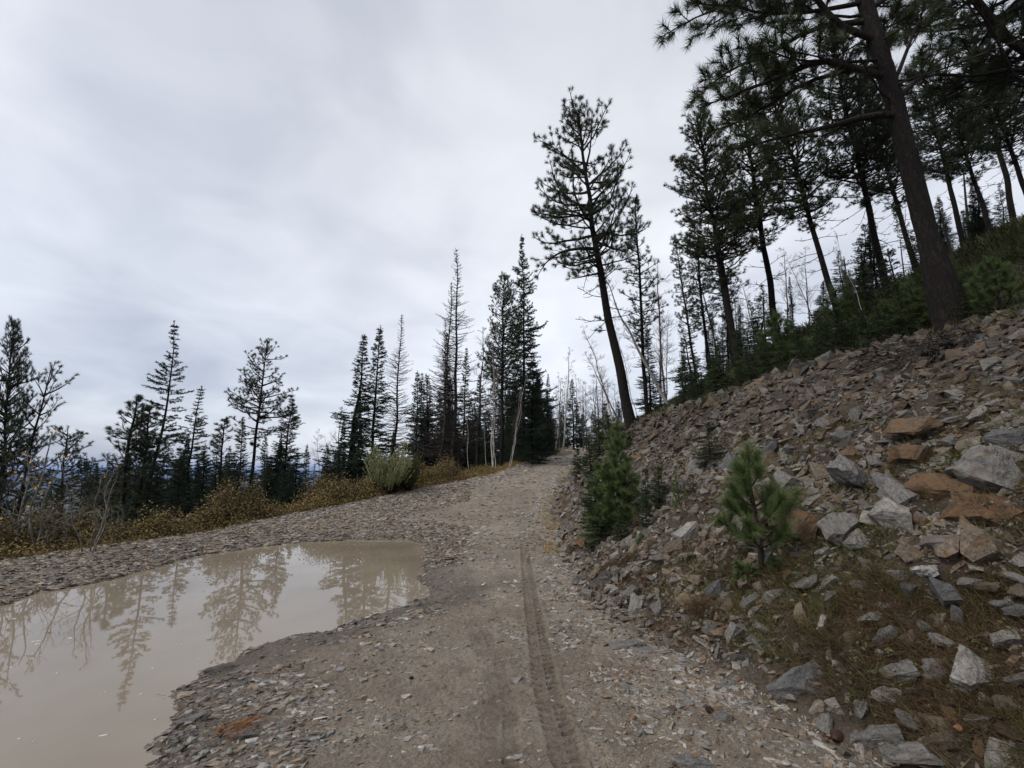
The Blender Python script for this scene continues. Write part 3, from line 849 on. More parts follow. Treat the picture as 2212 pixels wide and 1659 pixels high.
CN = {'grey': GREY, 'pale': PALE, 'tan': TAN, 'brown': BROWN, 'rust orange': RUST, 'dark': DARK, 'ochre': OCHRE, 'white': (0.60, 0.58, 0.54), 'slate grey': (0.165, 0.16, 0.155)}
STAIN = {'rust orange': 0.85, 'ochre': 0.62, 'tan': 0.46, 'brown': 0.52, 'grey': 0.34, 'pale': 0.32, 'white': 0.05, 'slate grey': 0.15, 'dark': 0.3}
PLACED = []                       # (x, y, z, words) landmarks for describing the rest
def put_rock(mesh, P, size, color, label, r, tiltv=(0, 0), yaw=0.0, sink=0.2, scl=(1, 1, 1), group=None, mul=1.0):
    o = bpy.data.objects.new('rock', mesh); COL.objects.link(o)
    N = gnormal(np.array([P[0]]), np.array([P[1]]))
    R = rot_from(N, np.array([yaw]), np.array([tiltv[0]]), np.array([tiltv[1]]))[0]
    M = Matrix(R.tolist()).to_4x4()
    s_ = Matrix.Diagonal((size * scl[0], size * scl[1], size * scl[2], 1))
    off = N[0] * size * 0.18 * (1 - sink * 2)
    M.translation = Vector(P) + Vector(off)
    o.matrix_world = M @ s_
    j = 1 + r.uniform(-0.1, 0.1)
    o.color = (*[c * j * mul for c in CN[color]], STAIN.get(color, 0.25))
    o['label'] = label; o['category'] = 'rock'
    if group: o['group'] = group
    return o

# blocks that stand out in the photograph: u, v, width px, (w,d,h), colour, yaw, tilt, label, landmark phrase
BLOCKS = [
 (1738, 1487, 128, (1, .62, .40), 'slate grey', 0.10, (0, -.35), 'long dark grey slab lying at the foot of the grassy bank by the road', 'long dark slab'),
 (1996, 1230, 78, (1, .55, .30), 'white', 1.2, (.5, -.2), 'bleached white slab with thin cracks leaning on the lower bank', 'bleached white slab'),
 (1735, 1345, 84, (1, .42, .42), 'tan', 0.9, (-.5, .2), 'wedge of tan stone standing on end beside a white brick shaped stone', 'upright tan wedge'),
 (1690, 1363, 32, (1, .7, .62), 'white', 0.1, (0, 0), 'small white brick shaped stone with square corners', 'white brick shaped stone'),
 (2106, 1457, 100, (1, .75, .48), 'pale', 0.5, (.1, -.4), 'broad pale boulder with a dark notch in the grass', 'broad pale boulder'),
 (2030, 1440, 72, (1, .7, .5), 'grey', 0.2, (.2, -.2), 'grey weathered boulder half sunk in dry grass', 'half sunk grey boulder'),
 (1935, 1455, 78, (1, .7, .5), 'grey', 2.7, (-.1, -.3), 'lumpy brownish grey boulder nearest the dark slab', 'lumpy grey boulder'),
 (2112, 1368, 58, (1, .8, .5), 'tan', 0.8, (.2, -.3), 'yellowish tan block in the grass above the pale boulder', 'yellowish tan block'),
 (2065, 1558, 48, (1, .75, .55), 'rust orange', 1.1, (-.2, -.3), 'bright orange brown stone in the roadside grass', 'bright orange stone'),
 (2110, 1560, 62, (1, .6, .45), 'grey', 2.2, (.2, -.2), 'dull grey stone touching the bright orange stone', 'dull grey stone'),
 (2120, 1620, 40, (1, .7, .5), 'rust orange', 0.3, (0, -.2), 'orange and white stone split in two near the lower corner', 'orange and white stone'),
 (2165, 1640, 80, (1, .7, .5), 'pale', 0.6, (.1, -.3), 'pale boulder cut by the lower edge of the grassy bank', 'pale corner boulder'),
 (1890, 1590, 105, (1, .5, .36), 'grey', 2.5, (.1, -.1), 'curved blue grey ledge of rock breaking through the road edge', 'curved blue grey ledge'),
 (1960, 1630, 110, (1, .55, .30), 'grey', 2.6, (.1, -.1), 'flat grey ledge just below the curved one', 'flat grey ledge'),
 (2025, 1610, 80, (1, .6, .45), 'brown', 2.6, (.1, -.1), 'brown grey layered block among the grass by the ledge', 'layered brown block'),
 (1860, 1530, 60, (1, .55, .4), 'grey', 0.5, (.1, -.1), 'blue grey split stone above the curved ledge', 'blue grey split stone'),
 (1802, 1527, 38, (1, .8, .5), 'pale', 1.2, (.1, 0), 'small pale stone with a fresh break by the grass', 'small pale broken stone'),
 (1447, 1540, 42, (1, .7, .5), 'tan', 0.1, (0, 0), 'single tan stone sitting alone on the mud', 'lone tan stone'),
 (1565, 1553, 44, (1, .75, .55), 'grey', 0.2, (0, 0), 'squarish grey stone beside a pine cone on the road', 'squarish grey stone'),
 (1487, 1517, 34, (.7, 1, .6), 'pale', 0.3, (0, 0), 'pale upright pebble with an orange side on the road edge', 'pale upright pebble'),
 (1350, 1395, 78, (1, .6, .22), 'grey', 0.15, (0, 0), 'flat grey slab bedded in the road below the bank', 'bedded grey slab'),
 (1440, 1392, 52, (1, .6, .24), 'grey', 0.3, (0, 0), 'second flat grey slab bedded in the road', 'second bedded slab'),
 (1400, 1410, 70, (1, .5, .22), 'grey', 0.1, (0, 0), 'low grey slab in front of the two bedded slabs', 'low front slab'),
 (1590, 1478, 82, (1, .6, .26), 'grey', 0.25, (0, 0), 'wide grey stone worn flush with the gravel', 'flush grey stone'),
 (1500, 1660, 90, (1, .6, .4), 'grey', 0.1, (0, 0), 'cluster sized grey stone at the lower edge of the road', 'lower edge stone'),
 (1305, 1305, 38, (1, .8, .4), 'pale', 0.1, (0, 0), 'pale flat topped stone on the mud below the fallen stones', 'pale flat topped stone'),
 (1325, 1280, 24, (1, .8, .6), 'pale', 0.1, (0, 0), 'small pale cube like stone at the foot of the bank', 'pale cube like stone'),
 # bedrock blocks on the bank
 (2168, 1042, 132, (1, .78, .55), 'grey', 0.7, (-.75, -.5), 'largest smooth grey block of bedrock cut by a dark crack', 'largest grey bedrock block'),
 (2050, 1065, 120, (1, .52, .34), 'rust orange', 2.3, (-.4, -.9), 'large rust brown slab leaning down the bank beside the grey bedrock', 'large rust brown slab'),
 (2120, 1110, 120, (1, .55, .4), 'rust orange', 2.35, (-.3, -.8), 'rust stained slab under the largest grey block', 'rust slab under the grey block'),
 (1850, 1042, 92, (.62, .5, 1.1), 'grey', 1.0, (-.2, -.2), 'tall grey upright block with a dark rust patch', 'tall grey upright block'),
 (1915, 1050, 56, (.75, .6, .9), 'grey', 0.6, (-.2, -.2), 'smaller blue grey upright block next to the tall one', 'blue grey upright block'),
 (1950, 1085, 76, (1, .7, .7), 'grey', 0.3, (-.3, -.4), 'rounded grey block with a black crack and an ochre flank', 'rounded cracked block'),
 (1945, 1133, 92, (1, .75, .7), 'pale', 0.4, (-.2, -.4), 'pale jagged block below the rounded cracked one', 'pale jagged block'),
 (1838, 1150, 88, (1, .72, .75), 'grey', 0.3, (-.2, -.3), 'square grey block with black and orange stains on its corner', 'stained square block'),
 (1850, 1178, 72, (1, .7, .5), 'grey', 0.3, (-.2, -.2), 'grey block directly under the stained square block', 'grey under block'),
 (1745, 1150, 90, (1, .6, .6), 'ochre', 2.2, (-.4, -.5), 'striped ochre and white slab behind the young pine', 'striped ochre slab'),
 (1700, 1135, 80, (1, .5, .5), 'ochre', 2.3, (-.4, -.6), 'ochre stained splintered slab closest to the young pine', 'splintered ochre slab'),
 (1782, 1148, 42, (.9, .5, .9), 'tan', 0.2, (-.1, -.2), 'pointed tan triangle of stone standing between slabs', 'pointed tan stone'),
 (1820, 1230, 50, (.8, .6, .9), 'tan', 0.2, (-.1, -.2), 'tan upright stone below the stained slabs', 'tan upright stone'),
 (1785, 1200, 46, (.8, .6, .8), 'pale', 0.7, (-.1, -.2), 'pale and orange chipped stone near the pine foot', 'pale chipped stone'),
 (1985, 935, 92, (1, .5, .42), 'ochre', 2.2, (-.5, -.7), 'layered ochre slab high on the bank with split edges', 'high layered ochre slab'),
 (1960, 985, 78, (1, .5, .45), 'rust orange', 2.2, (-.5, -.7), 'rust orange broken block under the high ochre slab', 'rust broken block'),
 (2190, 960, 66, (1, .7, .6), 'slate grey', 0.7, (-.5, -.3), 'dark blue grey block at the far side of the bank', 'dark blue grey block'),
 (2130, 1190, 84, (1, .7, .6), 'tan', 0.5, (-.3, -.4), 'tan edged block low on the slope under the rust slabs', 'tan edged block'),
 (1975, 1195, 66, (1, .7, .6), 'tan', 0.5, (-.3, -.4), 'tan cupped block with dark seams above the white slab', 'tan cupped block'),
 (2058, 1195, 84, (1, .7, .3), 'tan', 0.2, (.1, -.1), 'flat tan slab resting level above the bleached white slab', 'level tan slab'),
 (2195, 1120, 70, (1, .6, .5), 'rust orange', 0.5, (-.3, -.4), 'rust and grey slab at the outer end of the bedrock', 'outer rust slab'),
 (1840, 985, 52, (1, .7, .4), 'ochre', 0.5, (-.2, -.4), 'small ochre block above the tall grey upright one', 'small ochre block'),
 (1775, 1030, 60, (1, .6, .5), 'tan', 0.6, (-.3, -.4), 'tan ledge block up the bank from the young pine', 'tan ledge block'),
 (1700, 1050, 60, (1, .7, .45), 'grey', 0.6, (-.3, -.4), 'grey block beside the top of the young pine', 'grey block by the pine'),
 (1615, 1150, 60, (1, .8, .7), 'pale', 0.6, (-.1, -.2), 'pale angular block just behind the young pine branches', 'pale angular block'),
 (1480, 1150, 50, (1, .8, .5), 'pale', 0.4, (0, -.2), 'pale rounded block below the small spruces', 'pale rounded block'),
 (1525, 1160, 26, (.8, .7, 1), 'tan', 0.4, (0, -.2), 'little pinkish tan wedge on the lower bank', 'little pinkish wedge'),
 (1505, 1010, 56, (1, .7, .5), 'grey', 0.5, (-.2, -.3), 'grey fractured block near the small spruce', 'grey fractured block'),
 (1590, 1015, 70, (1, .6, .4), 'slate grey', 0.4, (-.2, -.3), 'slate grey jagged ledge up the bank from the spruces', 'slate grey ledge'),
 (1505, 1225, 46, (1, .7, .6), 'tan', 0.3, (0, -.2), 'mossy yellowish stone by the brown weeds', 'mossy yellowish stone'),
 (1665, 1290, 52, (1, .7, .6), 'grey', 0.3, (0, -.2), 'grey white block stacked against brown stones', 'grey white block'),
 (1700, 1245, 46, (1, .7, .6), 'rust orange', 0.3, (0, -.2), 'orange ribbed stone under the young pine', 'orange ribbed stone'),
 (125, 1254, 26, (1, .8, .7), 'grey', 0.3, (0, 0), 'largest single grey stone on the shingle beyond the puddle', 'shingle stone'),
 (480, 1447, 66, (1, .35, .22), 'dark', 0.12, (0, 0), 'long dark wet slab at the edge of the puddle', 'long wet slab'),
 (410, 1558, 70, (1, .4, .25), 'grey', 0.2, (0, 0), 'wet grey slab with pale foam on the puddle shore', 'wet shore slab'),
 (530, 1590, 60, (1, .5, .3), 'grey', 0.3, (0, 0), 'grey slab beside the clump of orange needles', 'slab by orange needles'),
]
def build_blocks():
    r = np.random.default_rng(33)
    P, T, ok = hit([b[0] for b in BLOCKS], [b[1] for b in BLOCKS])
    for k, (u, v, wpx, dims, cname, yaw, tilt, label, phrase) in enumerate(BLOCKS):
        p = P[k]; depth = project(p)[2][0]
        size = wpx / FPX * depth * (1.0 if v < 1215 else 0.98)
        big = wpx > 60
        if v > 1215: dims = (dims[0], dims[1] * 0.85, dims[2] * 0.9)
        V, F = rough_block(900 + k, *dims, cuts=5 + k % 4, rough=0.034, sub=3 if big else 2)
        if u > 1560 and v < 1215 and wpx >= 60:      # bedrock: thinner split leaves lie against the block
            rr_ = np.random.default_rng(1500 + k); pcs = [(V, F)]
            zz_ = -dims[2] * 0.5
            for q_ in range(3):
                th = dims[2] * rr_.uniform(0.16, 0.34)
                V2, F2 = rough_block(1600 + 7 * k + q_, dims[0] * rr_.uniform(0.7, 1.05), dims[1] * rr_.uniform(0.7, 1.05), th, cuts=4, rough=0.03, sub=2)
                zz_ -= th * 0.52; V2 = V2 + np.array([rr_.normal(0, 0.10), rr_.normal(0, 0.08), zz_]); zz_ -= th * 0.48
                pcs.append((V2, F2))
            V, F, _ = joined(pcs); V[:, 2] += dims[2] * 0.25
        me = new_mesh('rock', V, F, M_rock, False)
        bed = u > 1560 and v < 1215
        if bed:      # the beds dip steeply: broad faces look out over the road, long edges run along the bank
            yaw = 1.30 + (yaw - 1.0) * 0.28; tilt = (tilt[0] * 0.7, abs(tilt[1]) * 0.8 + 0.15)
        o = put_rock(me, p, size, cname, label, r, tilt, yaw, 0.45 if not bed else 0.22, mul=0.64 if v > 1215 else 0.46 if cname in ('rust orange', 'ochre') else 0.68)
        PLACED.append((p, phrase))
build_blocks()

def many_rocks():
    r = np.random.default_rng(44)
    # picture-space candidates on the bank, kept apart from each other
    poly = np.array([(1235, 1010), (1300, 960), (1385, 930), (1520, 890), (1660, 845), (1900, 775), (2100, 725), (2212, 700), (2212, 1659), (1980, 1650), (1700, 1560), (1560, 1470), (1450, 1400), (1330, 1290), (1225, 1180)], float)
    pts = []
    tries = 0
    while len(pts) < 225 and tries < 40000:
        tries += 1
        u = r.uniform(1220, 2205); v = r.uniform(700, 1655)
        if poly_sd(np.array([u]), np.array([v]), poly)[0] > -6: continue
        up = np.interp(u, [1235, 1385, 1660, 1900, 2212], [1010, 930, 845, 775, 700])
        w = 20 + 26 * (max(v - up, 0) / 700.0) ** 0.8 * r.uniform(0.4, 1.3) + 14 * r.random() ** 2 + (u - 1300) / 1000 * 10
        if u > 1650 and v > 1280: 
            if r.random() < 0.72: continue
        if any((u - a) ** 2 + ((v - b_) * 1.3) ** 2 < (0.52 * (w + c)) ** 2 for a, b_, c in pts): continue
        if any((u - b_[0]) ** 2 + ((v - b_[1]) * 1.2) ** 2 < (0.5 * (w + b_[2])) ** 2 for b_ in BLOCKS): continue
        pts.append((u, v, w))
    U, Vv, W = np.array(pts).T
    P, T, ok = hit(U, Vv)
    dep = project(P)[2]
    land = np.array([p for p, _ in PLACED]); words = [w for _, w in PLACED]
    cnt = {}
    order = np.argsort(T)
    for k in order:
        p = P[k]
        _, q = ground_parts(np.array([p[0]]), np.array([p[1]]), False)
        f = float(q['f'][0])
        if f > 0.55: names, pr = ['tan', 'brown', 'grey', 'dark', 'ochre', 'pale'], [3, 1.6, 4.5, 1.4, 0.4, 1.2]
        elif f > 0.02: names, pr = ['grey', 'pale', 'tan', 'brown', 'rust orange', 'ochre', 'slate grey'], [7, 4, 2.2, 1.0, 0.35, 0.35, 1.5]
        else: names, pr = ['grey', 'pale', 'tan'], [4, 3, 2]
        cname = names[r.choice(len(names), p=np.array(pr) / sum(pr))]
        size = W[k] / FPX * dep[k] * 1.1
        d = np.linalg.norm(land - p, axis=1); j = int(np.argmin(d))
        rel = p - land[j]
        if abs(rel[2]) > 0.55 * abs(rel[1]): way = 'uphill of' if rel[2] > 0 else 'downhill of'
        else: way = 'farther up the road than' if rel[1] > 0 else 'this side of'
        key = (j, way, cname); cnt[key] = cnt.get(key, 0) + 1
        nth = ['', 'second ', 'third ', 'fourth ', 'fifth ', 'sixth ', 'seventh ', 'eighth ', 'ninth ', 'tenth ', 'eleventh ', 'twelfth '][min(cnt[key] - 1, 11)]
        szw = 'hand sized' if size < 0.22 else 'angular'
        label = f"{nth}{szw} {cname} stone {way} the {words[j]}"
        put_rock(ROCK_MESH[int(r.integers(0, 16))], p, size, cname, label, r, (r.normal(0, 0.35), r.normal(0, 0.35)), r.uniform(0, 6.28), 0.32,
                 (1, r.uniform(0.6, 1.0), r.uniform(0.55, 1.05)), 'loose stones on the cut bank', mul=0.37 if f > 0.6 else 0.54)  # darker tint near the bank top paints in the shade of the canopy
many_rocks()

# ---------------------------------------------------------------- small stuff on the ground
def foam():
    r = np.random.default_rng(51)
    n = 110
    u = r.uniform(0, 900, n); v = r.uniform(1230, 1655, n)
    d = pix_dir(u, v); P = d * (-CAM_H / d[:, 2])[:, None]
    sd = poly_sd(P[:, 0], P[:, 1], PUD); k = sd < -0.10; P = P[k]; n = len(P)
    parts = []
    for i in range(n):
        a = r.uniform(0, 6.28, 9); a.sort(); L = min(r.lognormal(0, 0.7) * 0.011, 0.032); W_ = L * r.uniform(0.18, 0.4)
        rr = r.uniform(0.6, 1.1, 9); yaw = 0.3 + r.normal(0, 0.3)
        px = np.cos(a) * L * rr; py = np.sin(a) * W_ * rr
        X = P[i, 0] + px * math.cos(yaw) - py * math.sin(yaw); Y = P[i, 1] + px * math.sin(yaw) + py * math.cos(yaw)
        top = np.stack([X, Y, np.full(9, 0.0025)], -1); bot = top.copy(); bot[:, 2] = -0.002
        c = np.array([[P[i, 0], P[i, 1], 0.004]])
        V = np.concatenate([c, top, bot]); F = [[0, 1 + q_, 1 + (q_ + 1) % 9] for q_ in range(9)]
        F += [[1 + q_, 10 + q_, 10 + (q_ + 1) % 9] for q_ in range(9)] + [[1 + q_, 10 + (q_ + 1) % 9, 1 + (q_ + 1) % 9] for q_ in range(9)]
        parts.append((V, np.array(F)))
    V, F, _ = joined(parts)
    obj('foam', new_mesh('foam', V, F, M_foam, True), kind='stuff', label='small flecks of foam floating on the brown puddle')
foam()

def ground_blades():
    r = np.random.default_rng(61)
    # fallen needles and twigs over the bank and the road edge
    x, y, rad = polar_points(150000, 2.0, 18, 2, 62, r)
    _, q = ground_parts(x, y, False)
    cl = fbm(x * 1.5, y * 1.5, 3, 97)
    dens = q['bank'] * sstep(-0.1, 0.25, cl) * 0.85 + 0.02 * q['road']
    k = r.uniform(0, 1, len(x)) < dens
    x, y, rad = x[k], y[k], rad[k]; n = len(x)
    N = gnormal(x, y); D = np.cross(N, r.normal(0, 1, (n, 3))); D += N * r.normal(0.12, 0.22, (n, 1))
    V, F = blades(np.stack([x, y, gh(x, y, True) + 0.012 + r.uniform(0, 0.03, n)], -1), D, r.uniform(0.05, 0.14, n), 0.0022 + rad * 0.0005, r)
    obj('fallen_needles', new_mesh('fallen_needles', V, F, M_litter), kind='stuff', label='reddish brown fallen pine needles between the stones')
    # brownish green grass low on the bank
    x, y, rad = polar_points(230000, 2.0, 16, 16, 62, r)
    _, q = ground_parts(x, y, False)
    cl = fbm(x * 1.8, y * 1.8, 3, 98); cl2 = fbm(x * 7, y * 7, 2, 99)
    g = sstep(0.02, 0.10, q['f']) * sstep(0.66, 0.38, q['f']) * sstep(8.0, 4.6, y) * sstep(-0.25, 0.15, cl + 0.5 * cl2)
    g = g + 0.30 * sstep(0.0, 0.05, q['f']) * sstep(0.25, 0.12, q['f']) * sstep(0.0, 0.3, cl2)
    k = (r.uniform(0, 1, len(x)) < g * 0.95)
    x, y, rad = x[k], y[k], rad[k]; n = len(x)
    D = np.stack([r.normal(-0.35, 0.75, n), r.normal(-0.3, 0.65, n), r.uniform(0.25, 1.2, n)], -1)
    V, F = blades(np.stack([x, y, gh(x, y, True) - 0.01], -1), D, r.uniform(0.06, 0.20, n), 0.0032 + rad * 0.0006, r, 0.12)
    obj('grass', new_mesh('grass', V, F, M_bankgrass), kind='stuff', label='tangled brown and green grass on the lower bank')
    x, y, rad = polar_points(60000, 2.0, 12, 18, 62, r); _, q = ground_parts(x, y, False)
    g = sstep(0.03, 0.12, q['f']) * sstep(0.62, 0.35, q['f']) * sstep(8.0, 4.6, y) * sstep(0.0, 0.35, fbm(x * 2.6, y * 2.6, 3, 303))
    k = r.uniform(0, 1, len(x)) < g * 0.35; x, y = x[k], y[k]; n = len(x)
    D = np.stack([r.normal(0, 1, n), r.normal(0, 1, n), r.uniform(-0.1, 0.8, n)], -1)
    V, F = diamonds(np.stack([x, y, gh(x, y, True) + r.uniform(0, 0.06, n)], -1), D, r.uniform(0.02, 0.05, n), 0.018, r)
    obj('leafy_weeds', new_mesh('leafy_weeds', V, F, M_greenbush), kind='stuff', label='low green leafy weeds among the grass on the lower bank')
    # clumps of rusty weeds low on the bank
    parts = []
    for (u, v, s_) in [(1560, 1240, .30), (1600, 1215, .32), (1640, 1250, .30), (1500, 1195, .22), (1700, 1230, .25), (1890, 1290, .30), (1780, 1400, .3), (1830, 1450, .3), (1900, 1380, .34), (1980, 1340, .34), (2050, 1330, .34), (2000, 1500, .3), (2090, 1520, .3), (1950, 1540, .25), (2150, 1330, .34), (2060, 1400, .3), (1930, 1320, .25), (1845, 1300, .25), (1320, 1225, .2), (1360, 1210, .22), (1400, 1250, .18), (2150, 1500, .3), (2180, 1420, .3), (2190, 1560, .3), (1520, 1330, .16), (2130, 1260, .22)]:
        p = hit(u, v)[0][0]; m_ = 700
        o_ = r.normal(0, s_ * 0.45, (m_, 2)); X = p[0] + o_[:, 0]; Y = p[1] + o_[:, 1]
        D = np.stack([r.normal(-0.2, 0.8, m_), r.normal(-0.2, 0.8, m_), r.uniform(0.2, 1.1, m_)], -1)
        parts.append(blades(np.stack([X, Y, gh(X, Y, True)], -1), D, r.uniform(0.07, 0.22, m_), 0.0045, r, 0.15))
    V, F, _ = joined(parts)
    obj('weeds', new_mesh('weeds', V, F, M_litter), kind='stuff', label='rust brown dead weeds in tufts along the foot of the bank')
ground_blades()

def leaves_on_ground():
    r = np.random.default_rng(63)
    u = np.concatenate([r.uniform(1300, 2200, 46), r.uniform(480, 560, 5)]); v = np.concatenate([r.uniform(1280, 1650, 46), r.uniform(1540, 1600, 5)])
    P = hit(u, v)[0]; n = len(P)
    D = np.stack([r.normal(0, 1, n), r.normal(0, 1, n), r.normal(0, 0.15, n)], -1)
    P[:, 2] = gh(P[:, 0], P[:, 1], True) + 0.018
    V, F = diamonds(P, D, r.uniform(0.035, 0.06, n), r.uniform(0.02, 0.035, n), r)
    obj('fallen_leaves', new_mesh('fallen_leaves', V, F, mk_foliage("orange_fallen_leaves", (0.14, 0.065, 0.03), (0.24, 0.12, 0.05))), kind='stuff', label='scattered orange fallen leaves on the gravel and grass')
    # bunch of rust coloured needles by the water
    for (uu, vv, L, nn_, lab) in ((500, 1590, 0.16, 90, 'bundle of orange pine needles on the wet stones'),):
        p = hit(uu, vv)[0][0]
        ang = r.normal(1.1, 0.45, nn_); D = np.stack([np.cos(ang), np.sin(ang), r.normal(0.05, 0.1, nn_)], -1)
        Q = p + r.normal(0, 0.05, (nn_, 3)) * np.array([1, 1, 0.15]); Q[:, 2] = gh(Q[:, 0], Q[:, 1], True) + r.uniform(0.03, 0.055, nn_)
        V, F = blades(Q, D, r.uniform(0.10, 0.17, nn_), 0.004, r)
        obj('pine_needle_bundle', new_mesh('pine_needle_bundle', V, F, M_rust), label=lab, category='pine needles')
leaves_on_ground()

def pine_cone(u, v, L, label, yaw, wide=0.62):
    p = hit(u, v)[0][0]; r = np.random.default_rng(int(u))
    root = bpy.data.objects.new('pine_cone', None); COL.objects.link(root)
    root.location = (p[0], p[1], float(gh(p[0], p[1], True)[0]) + L * wide * 0.33); root.rotation_euler = (0, math.radians(84), yaw)
    root['label'] = label; root['category'] = 'pine cone'; root['group'] = 'fallen pine cones'
    n = 13
    pts = [(0, 0, (i / (n - 1) - 0.5) * L) for i in range(n)]; rad = [L * wide * 0.28 * math.sin(math.pi * min(1, 0.12 + 0.88 * i / (n - 1))) + 0.001 for i in range(n)]
    V, F = tube(pts, rad, 8); obj('core', new_mesh('core', V, F, M_cone, True), root)
    Vs, Fs, c = [], [], 0
    k = 0
    for i in range(90):
        t = i / 89.0; z = (t - 0.5) * L * 0.94; a = i * 2.39996
        R = L * wide * 0.5 * math.sin(math.pi * (0.10 + 0.82 * t)) ** 0.8
        ca, sa = math.cos(a), math.sin(a); w = R * 0.32; h = L * 0.045
        base = Vector((ca * R * 0.4, sa * R * 0.4, z)); tip = Vector((ca * R, sa * R, z + h * 1.2)); sd_ = Vector((-sa, ca, 0)) * w
        q = [base - sd_ * 0.5, base + sd_ * 0.5, tip + sd_, tip - sd_, tip + Vector((0, 0, h)) * 0.9 + Vector((ca, sa, 0)) * R * 0.05, base + Vector((0, 0, h))]
        Vs += [tuple(v_) for v_ in q]; Fs += [(c, c + 1, c + 2), (c, c + 2, c + 3), (c + 3, c + 2, c + 4), (c, c + 3, c + 4), (c, c + 4, c + 5), (c + 1, c + 4, c + 2), (c + 1, c + 5, c + 4)]; c += 6
    obj('scales', new_mesh('scales', np.array(Vs), np.array(Fs), M_cone), root)
pine_cone(1230, 1221, 0.065, 'small dark pine cone alone on the mud by the tyre track', 0.2)
pine_cone(1535, 1537, 0.085, 'long pine cone with light speckles beside a squarish grey stone', 1.9, 0.5)
pine_cone(1808, 1592, 0.090, 'dark open pine cone on bare soil at the edge of the grass', 0.7, 0.75)
pine_cone(888, 1467, 0.035, 'tiny dark pine cone among the shale chips near the puddle', 0.4, 0.8)


# ---------------------------------------------------------------- trees
def nrm(v): return v / max(np.linalg.norm(v), 1e-9)
def azdir(a, e_): return np.array([math.cos(a) * math.cos(e_), math.sin(a) * math.cos(e_), math.sin(e_)])

def needles_on(P0, P1, per_m, L, W, r, lo=20, hi=65, jitter=0.25, minn=2, up=0.0):
    P0 = np.asarray(P0); P1 = np.asarray(P1); ln = np.linalg.norm(P1 - P0, axis=1)
    cnt = np.maximum((ln * per_m * r.uniform(0.8, 1.2, len(ln))).astype(int), minn)
    idx = np.repeat(np.arange(len(P0)), cnt); n = len(idx)
    t = r.uniform(0, 1, n)[:, None]
    base = P0[idx] * (1 - t) + P1[idx] * t
    D, A, B = perp_frame((P1 - P0)[idx])
    th = np.radians(r.uniform(lo, hi, n))[:, None]; ph = r.uniform(0, 2 * math.pi, n)[:, None]
    d = D * np.cos(th) + (A * np.cos(ph) + B * np.sin(ph)) * np.sin(th); d[:, 2] += up
    return blades(base, d, L * r.uniform(1 - jitter, 1 + jitter, n), W, r)

class Tree:
    def __init__(s): s.st = []; s.tips = []; s.bare = []
    def stick(s, pts, r0, r1, bare=False):
        n = len(pts) - 1
        for i in range(n):
            s.st.append((pts[i], pts[i + 1], r0 + (r1 - r0) * i / n, r0 + (r1 - r0) * (i + 1) / n))
    def tip(s, a, b): s.tips.append((a, b))

def walk(p, d, L, n, r, wob=0.12, lift=0.0, grav=0.0):
    pts = [np.array(p, float)]; d = nrm(np.array(d, float)); st = L / n
    for i in range(n):
        d = nrm(d + r.normal(0, wob, 3) + np.array([0, 0, lift * (i + 1) / n - grav * (1 - (i + 1) / n)]))
        pts.append(pts[-1] + d * st)
    return pts

def pine_limb(T, r, p, az, el, L, rad, tuft=0.11, dead=False, lift=0.22, twigk=1.0):
    n = max(5, int(L / 0.28))
    pts = walk(p, azdir(az, el), L, n, r, 0.13, lift)
    T.stick(pts, rad, 0.008)
    if not dead: T.tip(pts[-1] - nrm(pts[-1] - pts[-2]) * tuft * 0.9, pts[-1])
    sgn = 1
    s0 = 0.30 if not dead else 0.35
    steps = max(3, int(L * (1 - s0) / 0.20 * twigk))
    for k in range(steps):
        t = s0 + (1 - s0) * (k + r.uniform(0, 0.8)) / steps
        i = min(int(t * n), n - 1); q = pts[i] + (pts[i + 1] - pts[i]) * (t * n - i)
        d = nrm(pts[i + 1] - pts[i]); side = nrm(np.cross(d, [0, 0, 1.0])) * sgn; sgn = -sgn
        dd = nrm(d * r.uniform(0.5, 1.0) + side * r.uniform(0.5, 1.0) + np.array([0, 0, r.uniform(-0.15, 0.55)]))
        l2 = (0.16 + 0.42 * L * (1 - t) * r.uniform(0.6, 1.1)) * (1 if not dead else 0.7)
        m_ = max(2, int(l2 / 0.16)); p2 = walk(q, dd, l2, m_, r, 0.18, 0.22)
        T.stick(p2, max(0.010, rad * 0.35 * (1 - t)), 0.005)
        if dead: continue
        T.tip(p2[-1] - nrm(p2[-1] - p2[-2]) * tuft, p2[-1])
        if l2 > 0.30:
            for w in range(int(l2 / 0.17)):
                i2 = r.integers(0, m_); b = p2[i2] + (p2[i2 + 1] - p2[i2]) * r.random()
                d3 = nrm(nrm(p2[i2 + 1] - p2[i2]) * 0.7 + r.normal(0, 0.55, 3) + np.array([0, 0, 0.35])); l3 = r.uniform(0.12, 0.26)
                e3 = b + d3 * l3; T.stick([b, e3], 0.006, 0.004); T.tip(e3 - d3 * min(tuft, l3 * 0.8), e3)

def finish(T, trunk_pts, trunk_rad, r, needle, mats, names=('trunk', 'limbs', 'needles'), n=12, bark=0.10, tsub=5, sides=4):
    """returns list of (part name, mesh)"""
    out = []
    V, F = tube(trunk_pts, trunk_rad, n, bark, int(r.integers(0, 99)), tsub)
    out.append((names[0], new_mesh(names[0], V, F, mats[0], True)))
    if T.st:
        a = T.st
        V, F = seg_mesh([x[0] for x in a], [x[1] for x in a], [x[2] for x in a], [x[3] for x in a], sides)
        out.append((names[1], new_mesh(names[1], V, F, mats[1], True)))
    if needle and T.tips:
        V, F = needles_on([x[0] for x in T.tips], [x[1] for x in T.tips], r=r, **needle)
        out.append((names[2], new_mesh(names[2], V, F, mats[2])))
    return out

def make_pine(seed, H, R, crown0=0.4, *pos, avoid=None, barkk=0.10, **kw): return _pine(seed, H, R, crown0, *pos, avoid=avoid, barkk=barkk, **kw)

